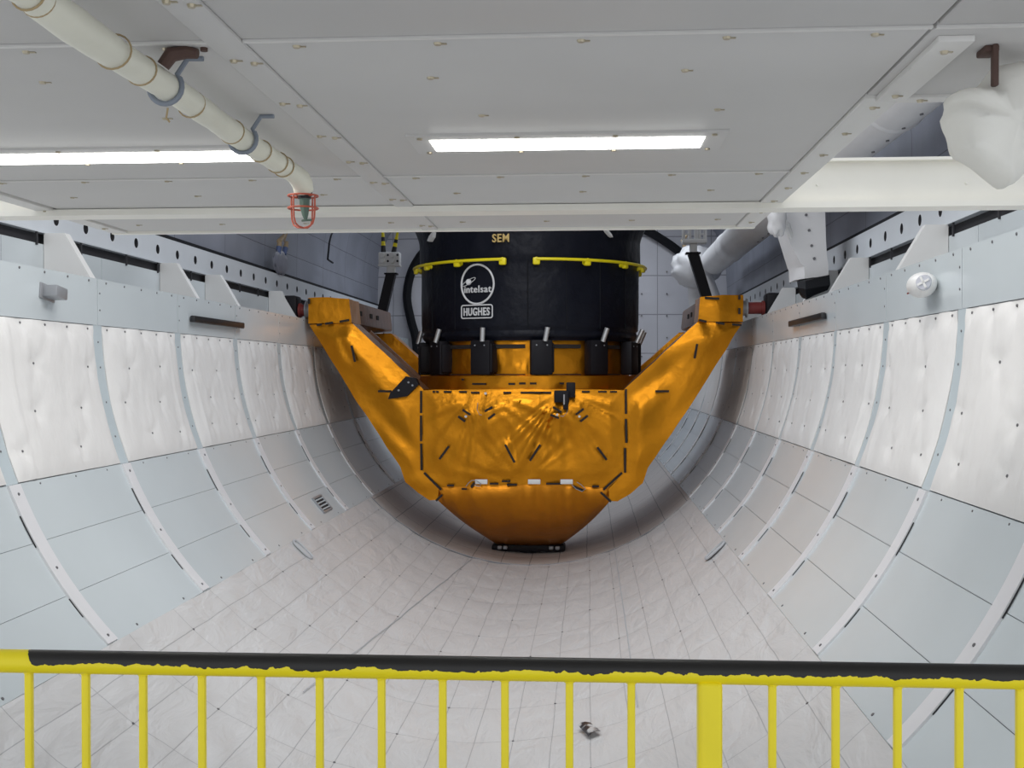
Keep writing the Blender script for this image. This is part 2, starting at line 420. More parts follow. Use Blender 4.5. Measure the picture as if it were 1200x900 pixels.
# floor: quilted blanket across the bottom, then bare aft panels
YSEAM = 11.75
def floor_pt(t, y, off): return Vector((-(R-off)*math.cos(t), y, -(R-off)*math.sin(t)))
T2 = .772
def floor_mesh(y0, y1, nt, ny, offf):
    mb = MB(); vs = []; fs = []; uv = []
    for i in range(nt+1):
        t = T2+(PI-2*T2)*i/nt
        for j in range(ny+1):
            y = y0+(y1-y0)*j/ny
            vs.append(floor_pt(t, y, offf(t, y))); uv.append(((t-PI/2)*R, y))
    for i in range(nt):
        for j in range(ny):
            fs.append((i*(ny+1)+j, (i+1)*(ny+1)+j, (i+1)*(ny+1)+j+1, i*(ny+1)+j+1))
    o = len(vs)     # underside
    for i in range(nt+1):
        t = T2+(PI-2*T2)*i/nt
        for y in (y0, y1): vs.append(floor_pt(t, y, -.06)); uv.append(((t-PI/2)*R, y))
    for i in range(nt):
        fs.append((o+2*i, o+2*i+1, o+2*i+3, o+2*i+2))
        fs.append((i*(ny+1), o+2*i, o+2*i+2, (i+1)*(ny+1))); fs.append((i*(ny+1)+ny, (i+1)*(ny+1)+ny, o+2*i+3, o+2*i+1))
    fs.append(tuple(list(range(0, ny+1))+[o+1, o])); k = nt*(ny+1); fs.append(tuple(list(range(k+ny, k-1, -1))+[o+2*nt, o+2*nt+1]))
    mb.add(vs, fs); mb.uv = uv
    return mb
def foff(t, y):
    u = (t-PI/2)*R
    a = abs(math.sin(PI*u/.21)); b_ = abs(math.sin(PI*y/.61))
    d = .012+.006*(a**.4)*(b_**.4)
    d += .012*noise.noise((u*1.3, y*.9, 3.1))+.008*noise.noise((u*6+y*2, y*2.2, 7.7))+.006*(1-2*abs(noise.noise((u*5-y*3, y*3, 1.7))))*noise.noise((u, y, 9))
    return d
mb = floor_mesh(2.0, YSEAM, 110, 240, foff)
for k in range(-8, 9):
    for j in range(3, 20):
        if (k*2+j) % 3: continue
        u = .21*k; y = .61*j+.0
        if abs(u) > 1.8 or y > YSEAM-.1 or y < 2.2: continue
        t = u/R+PI/2; c = floor_pt(t, y, foff(t, y)); d = Vector((math.cos(t), 0, math.sin(t)))
        o_ = len(mb.v); mb.cyl(c-d*.002, c+d*.004, .007, 6, 1); mb.uv += [(.1, .3)]*(len(mb.v)-o_)
fl = structure(mb.build('floor', [M['floor'], M['snap']], ang=80))
# taped seams that run aft on the blanket
for X0, X1 in ((-.98, -.60), (.90, .90)):
    pts = []
    for j in range(60):
        y = 6.2+(YSEAM-6.2)*j/59; x = X0+(X1-X0)*j/59; t = PI/2+math.asin(x/R)
        pts.append(floor_pt(t, y, foff(t, y)+.002))
    mb = MB(); mb.tube([p+Vector((-.022, 0, 0)) for p in pts], .0032, 6); mb.tube([p+Vector((.022, 0, 0)) for p in pts], .0032, 6)
    build_each(mb, 'seam_tape', M['crease'], fl)
aft = structure(floor_mesh(YSEAM+.012, YEND, 40, 30, lambda t, y: .016).build('floor_aft', M['aft_grid'], ang=80))
# dark lip where the blanket ends
mb = MB(); pts = [floor_pt(T2+(PI-2*T2)*i/60, YSEAM, .02) for i in range(61)]
mb.tube(pts, .007, 6); mb.build('trim_1', M['snap']); structure(bpy.data.objects['trim_1'])

# ---------------------------------------------------------------- sill channel, longerons, doors, bulkhead
YF = 2.0
def longeron(side, idx):
    mb = MB(); y0, y1, z0, z1, xf = YF, YEND, .54, .725, 2.67
    holes = [y0+.30+.42*i for i in range(int((y1-y0-.6)/.42)+1)]
    n = 16; vs = []; fs = []; fin = []
    zc = (z0+z1)/2
    # face plate with real round holes, one cell per hole
    cells = [(h-.21, h+.21, h) for h in holes]; cells[0] = (y0, cells[0][1], holes[0]); cells[-1] = (cells[-1][0], y1, holes[-1])
    for ca, cb, h in cells:
        o = len(vs); rect = []
        ring = []
        for k in range(n):
            a = 2*PI*k/n; ring.append((h+.036*math.cos(a), zc+.036*math.sin(a)))
            c_, s_ = math.cos(a), math.sin(a); sc = 1/max(abs(c_), abs(s_)); cx = c_*sc; sy = s_*sc
            rect.append((cb if cx > .99 else ca if cx < -.99 else h+cx*.21, zc+sy*(z1-z0)/2))
        for yy, zz in rect: vs.append((side*xf, yy, zz))
        for yy, zz in ring: vs.append((side*xf, yy, zz))
        for yy, zz in ring: vs.append((side*(xf+.03), yy, zz))
        for k in range(n):
            l = (k+1) % n
            fs.append((o+k, o+l, o+n+l, o+n+k)); fin.append((o+n+k, o+n+l, o+2*n+l, o+2*n+k))
    mb.add(vs, fs, 0); mb.f += fin; mb.mi += [1]*len(fin)  # hole walls coloured dark, standing in for the shade inside them
    mb.bb(side*(xf+.028), side*(xf+.034), y0, y1, z0+.01, z1-.01, 1)
    mb.bb(side*xf, side*(xf+.12), y0, y1, z1, z1+.012, 0); mb.bb(side*(xf-.018), side*(xf+.12), y0, y1, z0-.012, z0, 0)
    mb.bb(side*(xf+.12), side*(xf+.13), y0, y1, z0-.012, z1+.012, 0)
    o = structure(mb.build('trim_%d' % idx, [M['longeron'], M['gap']], ang=30))
    # brackets holding it above the sill
    for yb in (4.2, 6.74, 8.62, 9.66, 11.62, 13.6, 15.6):
        b = MB(); xo, xi, xt = side*2.662, side*2.36, side*2.535
        yy, yw = yb, yb+.075
        b.add([(xo, yy, .235), (xi, yy, .235), (xt, yy, .53), (xo, yy, .53), (xo, yw, .235), (xi, yw, .235), (xt, yw, .53), (xo, yw, .53)],
              [(0,1,2,3),(4,7,6,5),(0,4,5,1),(1,5,6,2),(2,6,7,3),(3,7,4,0)])
        b.build('bracket', M['white'], o)
    # black seal on top
    b = MB(); b.bb(side*2.70, side*2.76, y0, y1, z1+.012, z1+.05); b.build('seal', M['rubber'], o)
    return o
lon = {-1: longeron(-1, 2), 1: longeron(1, 3)}
for side, idx in ((-1, 4), (1, 5)):
    mb = MB()
    mb.bb(side*2.29, side*2.72, YF, YEND, .20, .232, 2)                       # ledge
    yy = YF
    for k in range(len(RINGS)):
        y0 = RINGS[k]-.4; y1 = y0+1.33
        mb.bb(side*2.665, side*2.68, y0+.004, y1-.004, .232, .462, 0)        # set-back panels
        for f in (.3, .75): mb.bb(side*2.655, side*2.665, y0+1.33*f, y0+1.33*f+.015, .45, .53, 1)
    mb.bb(side*2.70, side*2.76, YF, YEND, .22, .56, 1)
    structure(mb.build('trim_%d' % idx, [M['panel'], M['gap'], M['shell']], smooth=False))

# bay doors arching over from the longerons, quilted inside
def door(side, idx):
    prof = [(2.80, .70), (2.80, 1.0), (2.79, 1.3), (2.74, 1.6), (2.62, 1.9), (2.40, 2.2), (2.08, 2.5), (1.65, 2.72), (1.1, 2.86), (.55, 2.93), (.02, 2.95)]
    L_ = [0]
    for a, b in zip(prof, prof[1:]): L_.append(L_[-1]+math.dist(a, b))
    mb = MB(); vs = []; fs = []; uv = []; ny = 40
    for lay in (0, .05):
        for (x, z), s_ in zip(prof, L_):
            for j in range(ny+1):
                y = 3.2+(YEND-3.2)*j/ny
                w_ = .012*noise.noise((s_*2, y*1.5, side*3)) if lay == 0 else 0
                vs.append((side*(x+lay-w_), y, z+lay)); uv.append((s_, y))
    n = len(prof); q = ny+1
    for l in (0, 1):
        for i in range(n-1):
            for j in range(ny):
                o = l*n*q; fs.append((o+i*q+j, o+(i+1)*q+j, o+(i+1)*q+j+1, o+i*q+j+1))
    mb.add(vs, fs); mb.uv = uv
    return structure(mb.build('door_%d' % idx, M['door_grid'], ang=80))
d1 = door(-1, 1); d2 = door(1, 2)
# aft bulkhead
mb = MB(); vs = []; fs = []; uv = []; nx, nz = 34, 34
for lay in (0, 1):
    for i in range(nx+1):
        for j in range(nz+1):
            x = -2.9+5.8*i/nx; z = -2.4+5.5*j/nz
            vs.append((x, YEND+(.08 if lay else .02*noise.noise((x*1.2, z*1.2, 4))), z)); uv.append((x, z))
q = nz+1
for lay in (0, 1):
    o = lay*(nx+1)*q
    for i in range(nx):
        for j in range(nz): fs.append((o+i*q+j, o+(i+1)*q+j, o+(i+1)*q+j+1, o+i*q+j+1))
mb.add(vs, fs); mb.uv = uv
wb = structure(mb.build('wall_back', M['bulk_grid'], ang=80))
mb = MB()
for x in (-2.0, -1.55, 1.45, 1.85, 2.2):
    for z in (-.4, -.05, .25, .6, .95, 1.3): mb.cyl((x, YEND-.03, z), (x, YEND+.03, z), .012, 6)
build_each(mb, 'snap', M['snap'], wb)
mb = MB()
arc = [(-2.15, -.15), (-2.155, .10), (-2.18, .30), (-2.25, .55), (-2.31, .9), (-2.26, 1.25), (-2.13, 1.52), (-1.95, 1.72), (-1.6, 1.98), (-1.2, 2.13), (-.5, 2.22), (0, 2.24), (.5, 2.22), (1.0, 2.12), (1.45, 1.98), (1.8, 1.78), (2.05, 1.60), (2.12, 1.56)]
pts = []
ax_ = [arc[0]]+arc+[arc[-1]]
for i in range(1, len(ax_)-2):
    p0, p1, p2, p3 = ax_[i-1:i+3]
    for k in range(6):
        t = k/6
        q_ = [.5*((2*p1[c])+(-p0[c]+p2[c])*t+(2*p0[c]-5*p1[c]+4*p2[c]-p3[c])*t*t+(-p0[c]+3*p1[c]-3*p2[c]+p3[c])*t**3) for c in (0, 1)]
        pts.append((q_[0], YEND-.10, q_[1]))
pts.append((arc[-1][0], YEND-.10, arc[-1][1]))
o = mb.tube(pts, .07, 10).build('seal_hose', M['rubber'])
tag(o, 'thick black hose seal arching across the pale aft bulkhead behind the satellite', 'hose')

# ---------------------------------------------------------------- access platform overhead
ZC = .27
ce = MB()
XL, XR = -1.285, 1.2
ce.bb(XL-.07, XR+.075, .1, 4.66, ZC+.03, ZC+.06, 0)
ce.bb(XR+.07, 2.3, .1, 2.50, ZC+.03, ZC+.06, 0)
ceil = structure(ce.build('ceiling', M['ceil'], smooth=False))
ys = [.1, 2.0, 3.40, 4.65]
def ceil_panel(x0, x1, y0, y1, screws, edge=True):
    mb = MB(); g = .003
    mb.rbox(((x0+x1)/2, (y0+y1)/2, ZC+.015), (x1-x0-2*g, y1-y0-2*g, .03), .003, 0)
    if edge: mb.bb(x0+g, x1-g, y0+g, y0+.014, ZC-.003, ZC+.001, 1)
    for sx, sy in screws:
        mb.cyl((sx, sy, ZC+.001), (sx, sy, ZC-.004), .0085, 8, 2, .006)
        mb.box((sx+.010, sy+.003, ZC-.001), (.012, .006, .002), 2)
    return mb.build('panel', [M['ceil'], M['ceil_edge'], M['brass']], ceil, ang=30)
def lin(a, b, n): return [a+(b-a)*i/(n-1) for i in range(n)]
for x0, x1 in ((XL, -.06), (0., XR)):
    for i in range(3):
        y0, y1 = ys[i], ys[i+1]
        sc = [(x, y0+.045) for x in lin(x0+.09, x1-.09, 5)]
        if i == 1:
            sc += [(x0+.30, 2.28), (x0+.80, 2.26), (x0+.37, 2.62), (x1-.3, 2.60)]
        elif i == 2:
            sc += [(x, y0+.34) for x in lin(x0+.18, x1-.2, 3)]+[(x, 4.45) for x in lin(x0+.12, x1-.1, 4)]
        else:
            sc += [(x0+.3, 1.5), (x1-.4, 1.4)]
        ceil_panel(x0, x1, y0, y1, sc)
ceil_panel(XR, 2.3, .1, 2.0, [(1.32, 1.9), (1.6, 1.9)])
ceil_panel(XR, 2.3, 2.0, 2.50, [(1.45, 2.06)], True)
def trim(idx, x0, x1, y0, y1, screws, z0=ZC-.006, z1=ZC+.03, m='ceil'):
    mb = MB(); mb.rbox(((x0+x1)/2, (y0+y1)/2, (z0+z1)/2), (x1-x0, y1-y0, z1-z0), .0025, 0)
    for sx, sy in screws:
        mb.cyl((sx, sy, z0+.001), (sx, sy, z0-.005), .0085, 8, 1, .006); mb.box((sx+.010, sy+.003, z0-.001), (.012, .006, .002), 1)
    return structure(mb.build('trim_%d' % idx, [M[m], M['brass']], ang=30))
sc = []
for y in lin(.4, 4.5, 13): sc += [(-.045, y), (-.012, y+.02)]
trim(6, -.062, .002, .1, 4.65, sc)
trim(7, XR, XR+.075, 2.50, 4.66, [(XR+.035, y) for y in lin(2.58, 4.5, 8)], m='ceil_edge')
trim(8, XL-.075, XL-.008, .1, 4.66, [(XL-.04, y) for y in lin(.5, 4.5, 9)], m='ceil_edge')
trim(9, XL-.075, XR+.075, 4.655, 4.685, [], ZC-.01, ZC+.07, 'cream')
trim(10, XR+.075, 2.3, 2.50, 2.545, [(1.32, 2.52)], ZC-.006, ZC+.06, 'ceil_edge')
trim(11, 1.222, 1.285, 2.06, 2.505, [(1.25, 2.12), (1.25, 2.45)], ZC-.012, ZC, 'ceil_edge')

# deep cross beam carrying the platform, resting on both sills
mb = MB()
mb.bb(-2.42, 2.42, 4.035, 4.055, .262, .405); mb.bb(-2.42, 2.42, 4.0, 4.11, .246, .262); mb.bb(-2.42, 2.42, 4.0, 4.11, .405, .415)
mb.bb(-2.42, 2.42, 3.996, 4.0, .246, .268)
for x in (1.33, 1.4, 1.9): mb.cyl((x, 4.035, .33), (x, 4.028, .33), .006, 6)
o = mb.build('cross_beam', M['cream'], smooth=False)
tag(o, 'long cream painted steel beam spanning the bay under the grey platform', 'beam')

# recessed fluorescent fixtures
def fixture(x0, x1, y0, y1, label):
    cx, cy = (x0+x1)/2, (y0+y1)/2
    e = empty('ceiling_light', (cx, cy, ZC), label, 'ceiling light', 'recessed fluorescent lights in the platform ceiling')
    mb = MB(); px, py = .052, .05; z0, z1 = ZC-.006, ZC
    mb.bb(x0-px, x1+px, y0-py, y0, z0, z1); mb.bb(x0-px, x1+px, y1, y1+py, z0, z1); mb.bb(x0-px, x0, y0, y1, z0, z1); mb.bb(x1, x1+px, y0, y1, z0, z1)
    for x in lin(x0-.02, x1+.02, 4):
        for y in (y0-.025, y1+.02): mb.cyl((x, y, z0), (x, y, z0-.004), .007, 8, 1)
    mb.build('frame', [M['ceil'], M['brass']], e, smooth=False)
    mb = MB(); mb.rbox((cx, cy, ZC-.004), (x1-x0, y1-y0, .010), .004); mb.build('diffuser', M['lamp'], e)
    return e
fixture(.215, .90, 2.865, 3.0, 'bright recessed fluorescent ceiling light with its whole frame showing, right of the centre strip')
fixture(-1.02, -.265, 2.965, 3.10, 'bright recessed fluorescent ceiling light partly behind the wrapped pipe at left')

# ---------------------------------------------------------------- payload cradle: gold foil over a U frame
CX = -.05
cr = empty('payload_cradle', (CX, 12.4, -2.29), 'large U-shaped cradle wrapped in crinkled gold foil, holding the black drum', 'cradle')
YC = 11.6
def foil_prism(poly, y0, y1, cell, amp, seed, fold=None, side_mats=None, push=0.0):
    """closed body with outline poly (x, z), its front face finely cut and crumpled"""
    bm = bmesh.new()
    f = bm.faces.new([bm.verts.new((x, y0, z)) for x, z in poly])
    ext = bmesh.ops.extrude_face_region(bm, geom=[f])
    for v in [g for g in ext['geom'] if isinstance(g, bmesh.types.BMVert)]: v.co.y = y1
    if f.is_valid is False or not any(all(abs(v.co.y-y0) < 1e-6 for v in ff.verts) for ff in bm.faces):
        bm.faces.new([v for v in bm.verts if abs(v.co.y-y0) < 1e-6])
    xs = [p[0] for p in poly]; zs = [p[1] for p in poly]
    def cut(co, no): bmesh.ops.bisect_plane(bm, geom=bm.verts[:]+bm.edges[:]+bm.faces[:], plane_co=co, plane_no=no)
    for i in range(1, int((max(xs)-min(xs))/cell)+1): cut((min(xs)+cell*i-.003, 0, 0), (1, 0, 0))
    for i in range(1, int((max(zs)-min(zs))/cell)+1): cut((0, 0, min(zs)+cell*i-.003), (0, 0, 1))
    for i in range(1, 4): cut((0, y0+(y1-y0)*i/4, 0), (0, 1, 0))
    def edge_d(x, z):
        d = 9
        for (ax, az), (bx, bz) in zip(poly, poly[1:]+poly[:1]):
            ex, ez = bx-ax, bz-az; t = max(0, min(1, ((x-ax)*ex+(z-az)*ez)/(ex*ex+ez*ez)))
            d = min(d, math.hypot(x-ax-ex*t, z-az-ez*t))
        return d
    for v in bm.verts:
        x, y, z = v.co
        if abs(y-y0) < 1e-5:
            e = edge_d(x, z); k = min(1, e/.15)**1.3
            d = amp*noise.noise((x*2.3, z*2.3, seed))+.35*amp*(1-abs(noise.noise((x*3.4+z, z*2.4, seed+3)))*2.2)+.12*amp*noise.noise((x*9, z*9, seed+9))
            if fold: d += fold(x, z)
            v.co.y -= k*d + push*min(1, e/.2)
            v.co.x += .006*noise.noise((x*6, z*6, seed+20)); v.co.z += .006*noise.noise((z*6, x*6, seed+31))
        else:
            v.co.x += .010*noise.noise((y*3, z*5, seed+2)); v.co.z += .010*noise.noise((x*5, y*3, seed+5))
    bmesh.ops.recalc_face_normals(bm, faces=bm.faces[:])
    mb = MB(); bm.verts.index_update(); bm.normal_update()
    mb.v = [tuple(v.co) for v in bm.verts]
    for ff in bm.faces:
        mb.f.append(tuple(v.index for v in ff.verts)); mb.mi.append(side_mats(ff) if side_mats else 0)
    bm.free(); return mb
def folds(cx, cz, n, amp, seed, reach):
    """creases fanning out of a pulled point"""
    def fn(x, z):
        dx, dz = x-cx, z-cz; r = math.hypot(dx, dz); a = math.atan2(dz, dx)
        return amp*(1-2*abs(noise.noise((a*n/3, seed, r*.4))))*math.exp(-(r/reach)**2)*min(1, r/.24)**2
    return fn
def sumf(*fs): return lambda x, z: sum(f(x, z) for f in fs)

def mirror(poly): return [(2*CX-x, z) for x, z in poly][::-1]
front = [(-1.066, -.487), (-1.072, -1.31), (-.905, -1.47), (-.5, -1.452), (.0, -1.44), (.45, -1.448), (.80, -1.47), (.978, -1.31), (.972, -.487), (.5, -.478), (0, -.476), (-.5, -.478)]
fm = foil_prism(front, YC, YC+.5, .026, .014, 3, sumf(folds(-.50, -.50, 13, .050, 1, .8), folds(.32, -.50, 13, .050, 5, .8), folds(-.06, -1.42, 14, .024, 8, .6)))
fc = fm.build('front_cover', [M['gold']], cr, ang=70)
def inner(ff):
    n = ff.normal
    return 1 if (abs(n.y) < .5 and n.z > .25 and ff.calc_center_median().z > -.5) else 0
armL = [(-2.235, .18), (-1.80, .20), (-1.56, -.02), (-1.066, -.475), (-1.074, -1.31), (-.905, -1.48), (-.92, -1.60), (-1.0, -1.605), (-1.12, -1.53), (-1.25, -1.42), (-1.30, -1.27), (-1.75, -.60)]
def long_fold(sx, seed):
    def fn(x, z):
        u = (x-CX)*sx      # across the arm, folds run down its length
        w_ = u*.66+z*.75
        return .036*(1-2*abs(noise.noise((w_*4.2, (u-z)*.5, seed))))*math.exp(-max(0, -z-1.0)*2)
    return fn
for sx, poly in ((-1, armL), (1, mirror(armL))):
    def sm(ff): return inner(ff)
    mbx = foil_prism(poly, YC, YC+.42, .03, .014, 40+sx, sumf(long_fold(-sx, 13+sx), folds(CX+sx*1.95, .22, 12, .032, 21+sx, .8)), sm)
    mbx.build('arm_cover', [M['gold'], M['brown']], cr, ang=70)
    # foil box at the arm head
    head = [(CX+sx*2.19, .19), (CX+sx*2.19, .455), (CX+sx*1.98, .46), (CX+sx*1.765, .44), (CX+sx*1.745, .20)]
    if sx > 0: head = head[::-1]
    foil_prism(head, YC-.03, YC+.45, .04, .010, 70+sx, folds(CX+sx*1.98, .46, 8, .012, 3, .3)).build('arm_head', [M['gold'], M['brown']], cr, ang=70)
    mb = MB()      # long brown pad behind the head
    mb.rbox((CX+sx*2.0, 13.15, .31), (.40, 2.3, .25), .03, 0, Matrix.Rotation(sx*.10, 3, 'Y'))
    for yy in (12.3, 12.9, 13.3): mb.box((CX+sx*1.795, yy, .33), (.01, .12, .05), 1); 
    mb.build('top_pad', [M['brown'], M['tape']], cr)
    # hollow well and side rail running aft, rear gold frame
    def pt(s_): return (CX+sx*(1.75-.72*s_), .19-.66*s_)
    mb = MB()
    a = pt(0); b = pt(1); dx, dz = sx*.10, -.13
    mb.prism([(a[0]+dx*.9, a[1]-.16), (b[0]+dx*.9, b[1]-.16), (b[0]+dx*1.6, b[1]-.22), (a[0]+dx*1.6, a[1]-.22)] , YC+.40, 13.95)
    mb.build('well', M['brown'], cr)
    mb = MB(); a = pt(.02); b = pt(.98)
    mb.prism([(a[0], a[1]-.02), (b[0], b[1]-.02), (b[0]+sx*.06, b[1]-.17), (a[0]+sx*.06, a[1]-.17)], 12.55, 12.62); mb.build('divider', M['brown'], cr)
    rear = [(CX+sx*2.2, .17), (CX+sx*1.74, .17), (CX+sx*1.02, -.47), (CX+sx*1.02, -1.2), (CX+sx*1.25, -1.2)]
    if sx < 0: rear = rear[::-1]
    foil_prism(rear, 13.9, 14.2, .08, .01, 90+sx, folds(CX+sx*1.8, .2, 8, .02, 3, .5)).build('rear_frame', [M['gold']], cr, ang=70)
    # trunnion into the longeron fitting
    mb = MB(); yt = YC+.12; zt = .335
    mb.cyl((CX+sx*2.17, yt, zt), (CX+sx*2.235, yt, zt), .075, 20, 0); mb.cyl((CX+sx*2.235, yt, zt), (CX+sx*2.25, yt, zt), .095, 20, 0)
    mb.cyl((CX+sx*2.25, yt, zt), (sx*2.37, yt, zt), .060, 20, 1); mb.cyl((sx*2.345, yt, zt), (sx*2.37, yt, zt), .074, 20, 1)
    mb.build('trunnion', [M['grey'], M['redring']], cr)
    mb = MB(); x0 = sx*2.40+CX if sx > 0 else -2.44
    mb.rbox((sx*2.50, yt+.02, .365), (.25, .22, .24), .03, 0)
    o = mb.build('trunnion_latch', M['blockblack'])
    tag(o, 'black latch block gripping the red trunnion at the %s end of the gold cradle' % ('left' if sx < 0 else 'right'), 'latch')

# keel bowl curving aft beneath the front cover
top = [(-.93, -1.60), (-.93, -1.45), (-.6, -1.425), (-.05, -1.41), (.5, -1.425), (.82, -1.45), (.82, -1.605)]
bot = [(-.47, -2.14), (-.40, -2.18), (-.28, -2.19), (-.05, -2.195), (.20, -2.19), (.30, -2.18), (.37, -2.14)]
def interp(pl, u):
    s_ = u*(len(pl)-1); i = min(int(s_), len(pl)-2); f = s_-i
    return pl[i][0]*(1-f)+pl[i+1][0]*f, pl[i][1]*(1-f)+pl[i+1][1]*f
mb = MB(); vs = []; fs = []; nu, nv = 56, 22
for i in range(nu+1):
    u = i/nu; a = interp(top, u); b = interp(bot, u)
    for j in range(nv+1):
        v = j/nv; bul = math.sin(PI*v)
        x = a[0]+(b[0]-a[0])*v; z = a[1]+(b[1]-a[1])*v - .02*bul*(1-.2*abs(2*u-1)); x += (x-CX)*.02*bul
        y = YC-.012+.95*v**1.7-.05*bul
        e = min(1, 6*min(u, 1-u)); y = YC+.02+.92*v**(1+.8*(1-(2*u-1)**2))-.05*bul*e; e *= min(1, 7*v)
        d = .012*noise.noise((x*4, y*3, 4))+.08*(1-2*abs(noise.noise((x*5, v*.8, 9))))*math.exp(-v*3)
        vs.append((x, y-d*e, z-d*.4*e))
for i in range(nu):
    for j in range(nv): fs.append((i*(nv+1)+j, (i+1)*(nv+1)+j, (i+1)*(nv+1)+j+1, i*(nv+1)+j+1))
o_ = len(vs)
for i in range(nu+1):
    u = i/nu; b = interp(bot, u); a = interp(top, u)
    vs.append((b[0], YC+1.6, b[1])); vs.append((a[0]*1.05, YC+2.1, -1.5))
for i in range(nu):
    fs.append((i*(nv+1)+nv, (i+1)*(nv+1)+nv, o_+2*i+2, o_+2*i)); fs.append((o_+2*i, o_+2*i+2, o_+2*i+3, o_+2*i+1))
fs.append(tuple(list(range(0, nv+1))+[o_, o_+1])); fs.append(tuple(list(range(nu*(nv+1)+nv, nu*(nv+1)-1, -1))+[o_+2*nu+1, o_+2*nu]))
mb.add(vs, fs); mb.build('keel_cover', M['gold_dark'], cr, ang=80)
mb = MB()
mb.rbox((CX, YC+1.05, -2.225), (.80, .26, .075), .02, 0)
for x in (-.36, -.30, .20, .27): mb.rbox((x, YC+.91, -2.215), (.05, .05, .04), .012, 1)
mb.cyl((CX, YC+1.05, -2.24), (CX, YC+1.05, -2.288), .10, 16, 0)
mb.build('keel_fitting', [M['blockblack'], M['grey']], cr)

# tape pieces on the front (photo pixels met with the front plane, stood just off the foil)
def tape_seg(mb, p, q, w=.022, y=YC-.050):
    a = P(p[0], p[1], Y=y); b = P(q[0], q[1], Y=y); d = b-a; L_ = math.hypot(d.x, d.z)
    mb.box((a+b)/2, (L_, .012, w), 0, Matrix.Rotation(-math.atan2(d.z, d.x), 3, 'Y'))
seams = [((493.5, 458), (493.5, 484)), ((493.5, 487), (493.5, 517)), ((493.5, 520), (494, 551)), ((497, 554), (517, 574)), ((511, 587), (518, 580)),
         ((733.5, 456), (733.5, 485)), ((733.5, 491), (734, 519)), ((732.5, 525), (732.5, 554)), ((729, 554), (707, 574)), ((704, 577), (716, 588)),
         ((592, 521), (603, 542)), ((633, 521), (621, 540)), ((526, 523), (515, 538)), ((700, 524), (711, 539)),
         ((542, 480), (551, 486)), ((537, 488), (545, 494)), ((568, 482), (577, 477)), ((572, 491), (580, 485)), ((648, 477), (658, 483)), ((645, 486), (655, 490)), ((675, 486), (684, 479)), ((680, 494), (689, 487))]
mb = MB()
for i_, (p, q) in enumerate(seams): tape_seg(mb, p, q, y=YC-(.022 if i_ < 10 else .066))
for x, w in ((507, 3), (511, 3), (520, 9), (538, 9), (552, 10), (590, 9), (610, 26), (634, 12), (682, 9), (701, 10), (715, 8)):
    tape_seg(mb, (x, 459+(1 if 540 < x < 650 else 0)), (x+w, 459+(1 if 540 < x < 650 else 0)), .018, YC-.022)
for x, w, yy in ((524, 8, 569), (541, 6, 573), (574, 10, 567), (588, 10, 564), (594, 12, 568), (640, 18, 567), (694, 8, 570)):
    tape_seg(mb, (x, yy), (x+w, yy), .018, YC-.03)
tape_seg(mb, (552, 571), (556, 566), y=YC-.03); tape_seg(mb, (672, 570), (684, 575), y=YC-.03)
build_each(mb, 'tape', M['tape'], fc, smooth=False)
mb = MB()
for p, q in (((412, 405), (416, 424)), ((443, 458.5), (459, 458.5)), ((817, 403), (814, 420)), ((768, 458.5), (784, 458.5)),
             ((371, 381), (377, 380)), ((381, 379.5), (390, 378)), ((398, 377), (409, 375)), ((819, 375), (828, 377)), ((839, 378), (849, 379.5)), ((858, 380), (869, 381)),
             ((866.5, 361), (866.5, 368)), ((866.5, 346), (866.5, 351)), ((362, 350), (362, 356)), ((826, 349), (843, 350))):
    tape_seg(mb, p, q, .022, YC-.065)
build_each(mb, 'tape', M['tape'], cr, smooth=False)
mb = MB()
for x in (560, 622, 660):
    a = P(x+4, 564.5, Y=YC-.03); mb.rbox(a, (.125, .02, .048), .004)
build_each(mb, 'label_tag', M['white'], fc)
# cables at the seam and pins near the upper tapes
mb = MB()
def cable(pts, y=YC-.055, r=.004): mb.tube([P(a, b, Y=y) for a, b in pts], r, 6)
cable([(546, 570), (549, 566), (553, 563), (558, 563), (564, 567), (562, 570), (556, 569)]); cable([(670, 568), (675, 573), (682, 576), (686, 573), (681, 568), (676, 565)])
cable([(560, 472), (559, 480), (562, 486), (568, 487), (572, 483)], r=.003); cable([(666, 476), (664, 484), (660, 488), (654, 487)], r=.003)
build_each(mb, 'cable', M['grey'], fc)
mb = MB()
for x, y in ((546, 488), (571, 486), (653, 486), (679, 488), (569, 461)): a = P(x, y, Y=YC-.05); mb.cyl(a+Vector((0, .04, 0)), a-Vector((0, .012, 0)), .013, 10)
build_each(mb, 'pin', M['steel'], fc)
# black fitting on the left shoulder and connector bracket right of centre
mb = MB(); a = P(474, 455, Y=YC-.05); 
mb.prism([(a.x-.16, a.z-.11), (a.x-.14, a.z-.05), (a.x+.02, a.z+.12), (a.x+.12, a.z+.10), (a.x+.15, a.z+.04), (a.x+.03, a.z-.08)], YC-.10, YC+.02)
for sx_, sz_ in ((-.05, -.02), (.05, .06), (.09, .03)): mb.cyl((a.x+sx_, YC-.10, a.z+sz_), (a.x+sx_, YC-.115, a.z+sz_), .01, 8, 1)
mb.build('shoulder_fitting', [M['blockblack'], M['grey']], cr, ang=30)
mb = MB(); a = P(663, 461, Y=YC-.05)
mb.rbox((a.x-.04, YC-.06, a.z-.03), (.15, .08, .12), .008); mb.rbox((a.x+.05, YC-.04, a.z+.035), (.09, .08, .15), .008); mb.rbox((a.x+.0, YC-.10, a.z-.08), (.055, .05, .16), .006)
mb.cyl((a.x-.015, YC-.13, a.z-.01), (a.x-.015, YC-.13, a.z-.11), .008, 8, 1)
mb.build('connector_bracket', [M['blockblack'], M['steel']], cr)

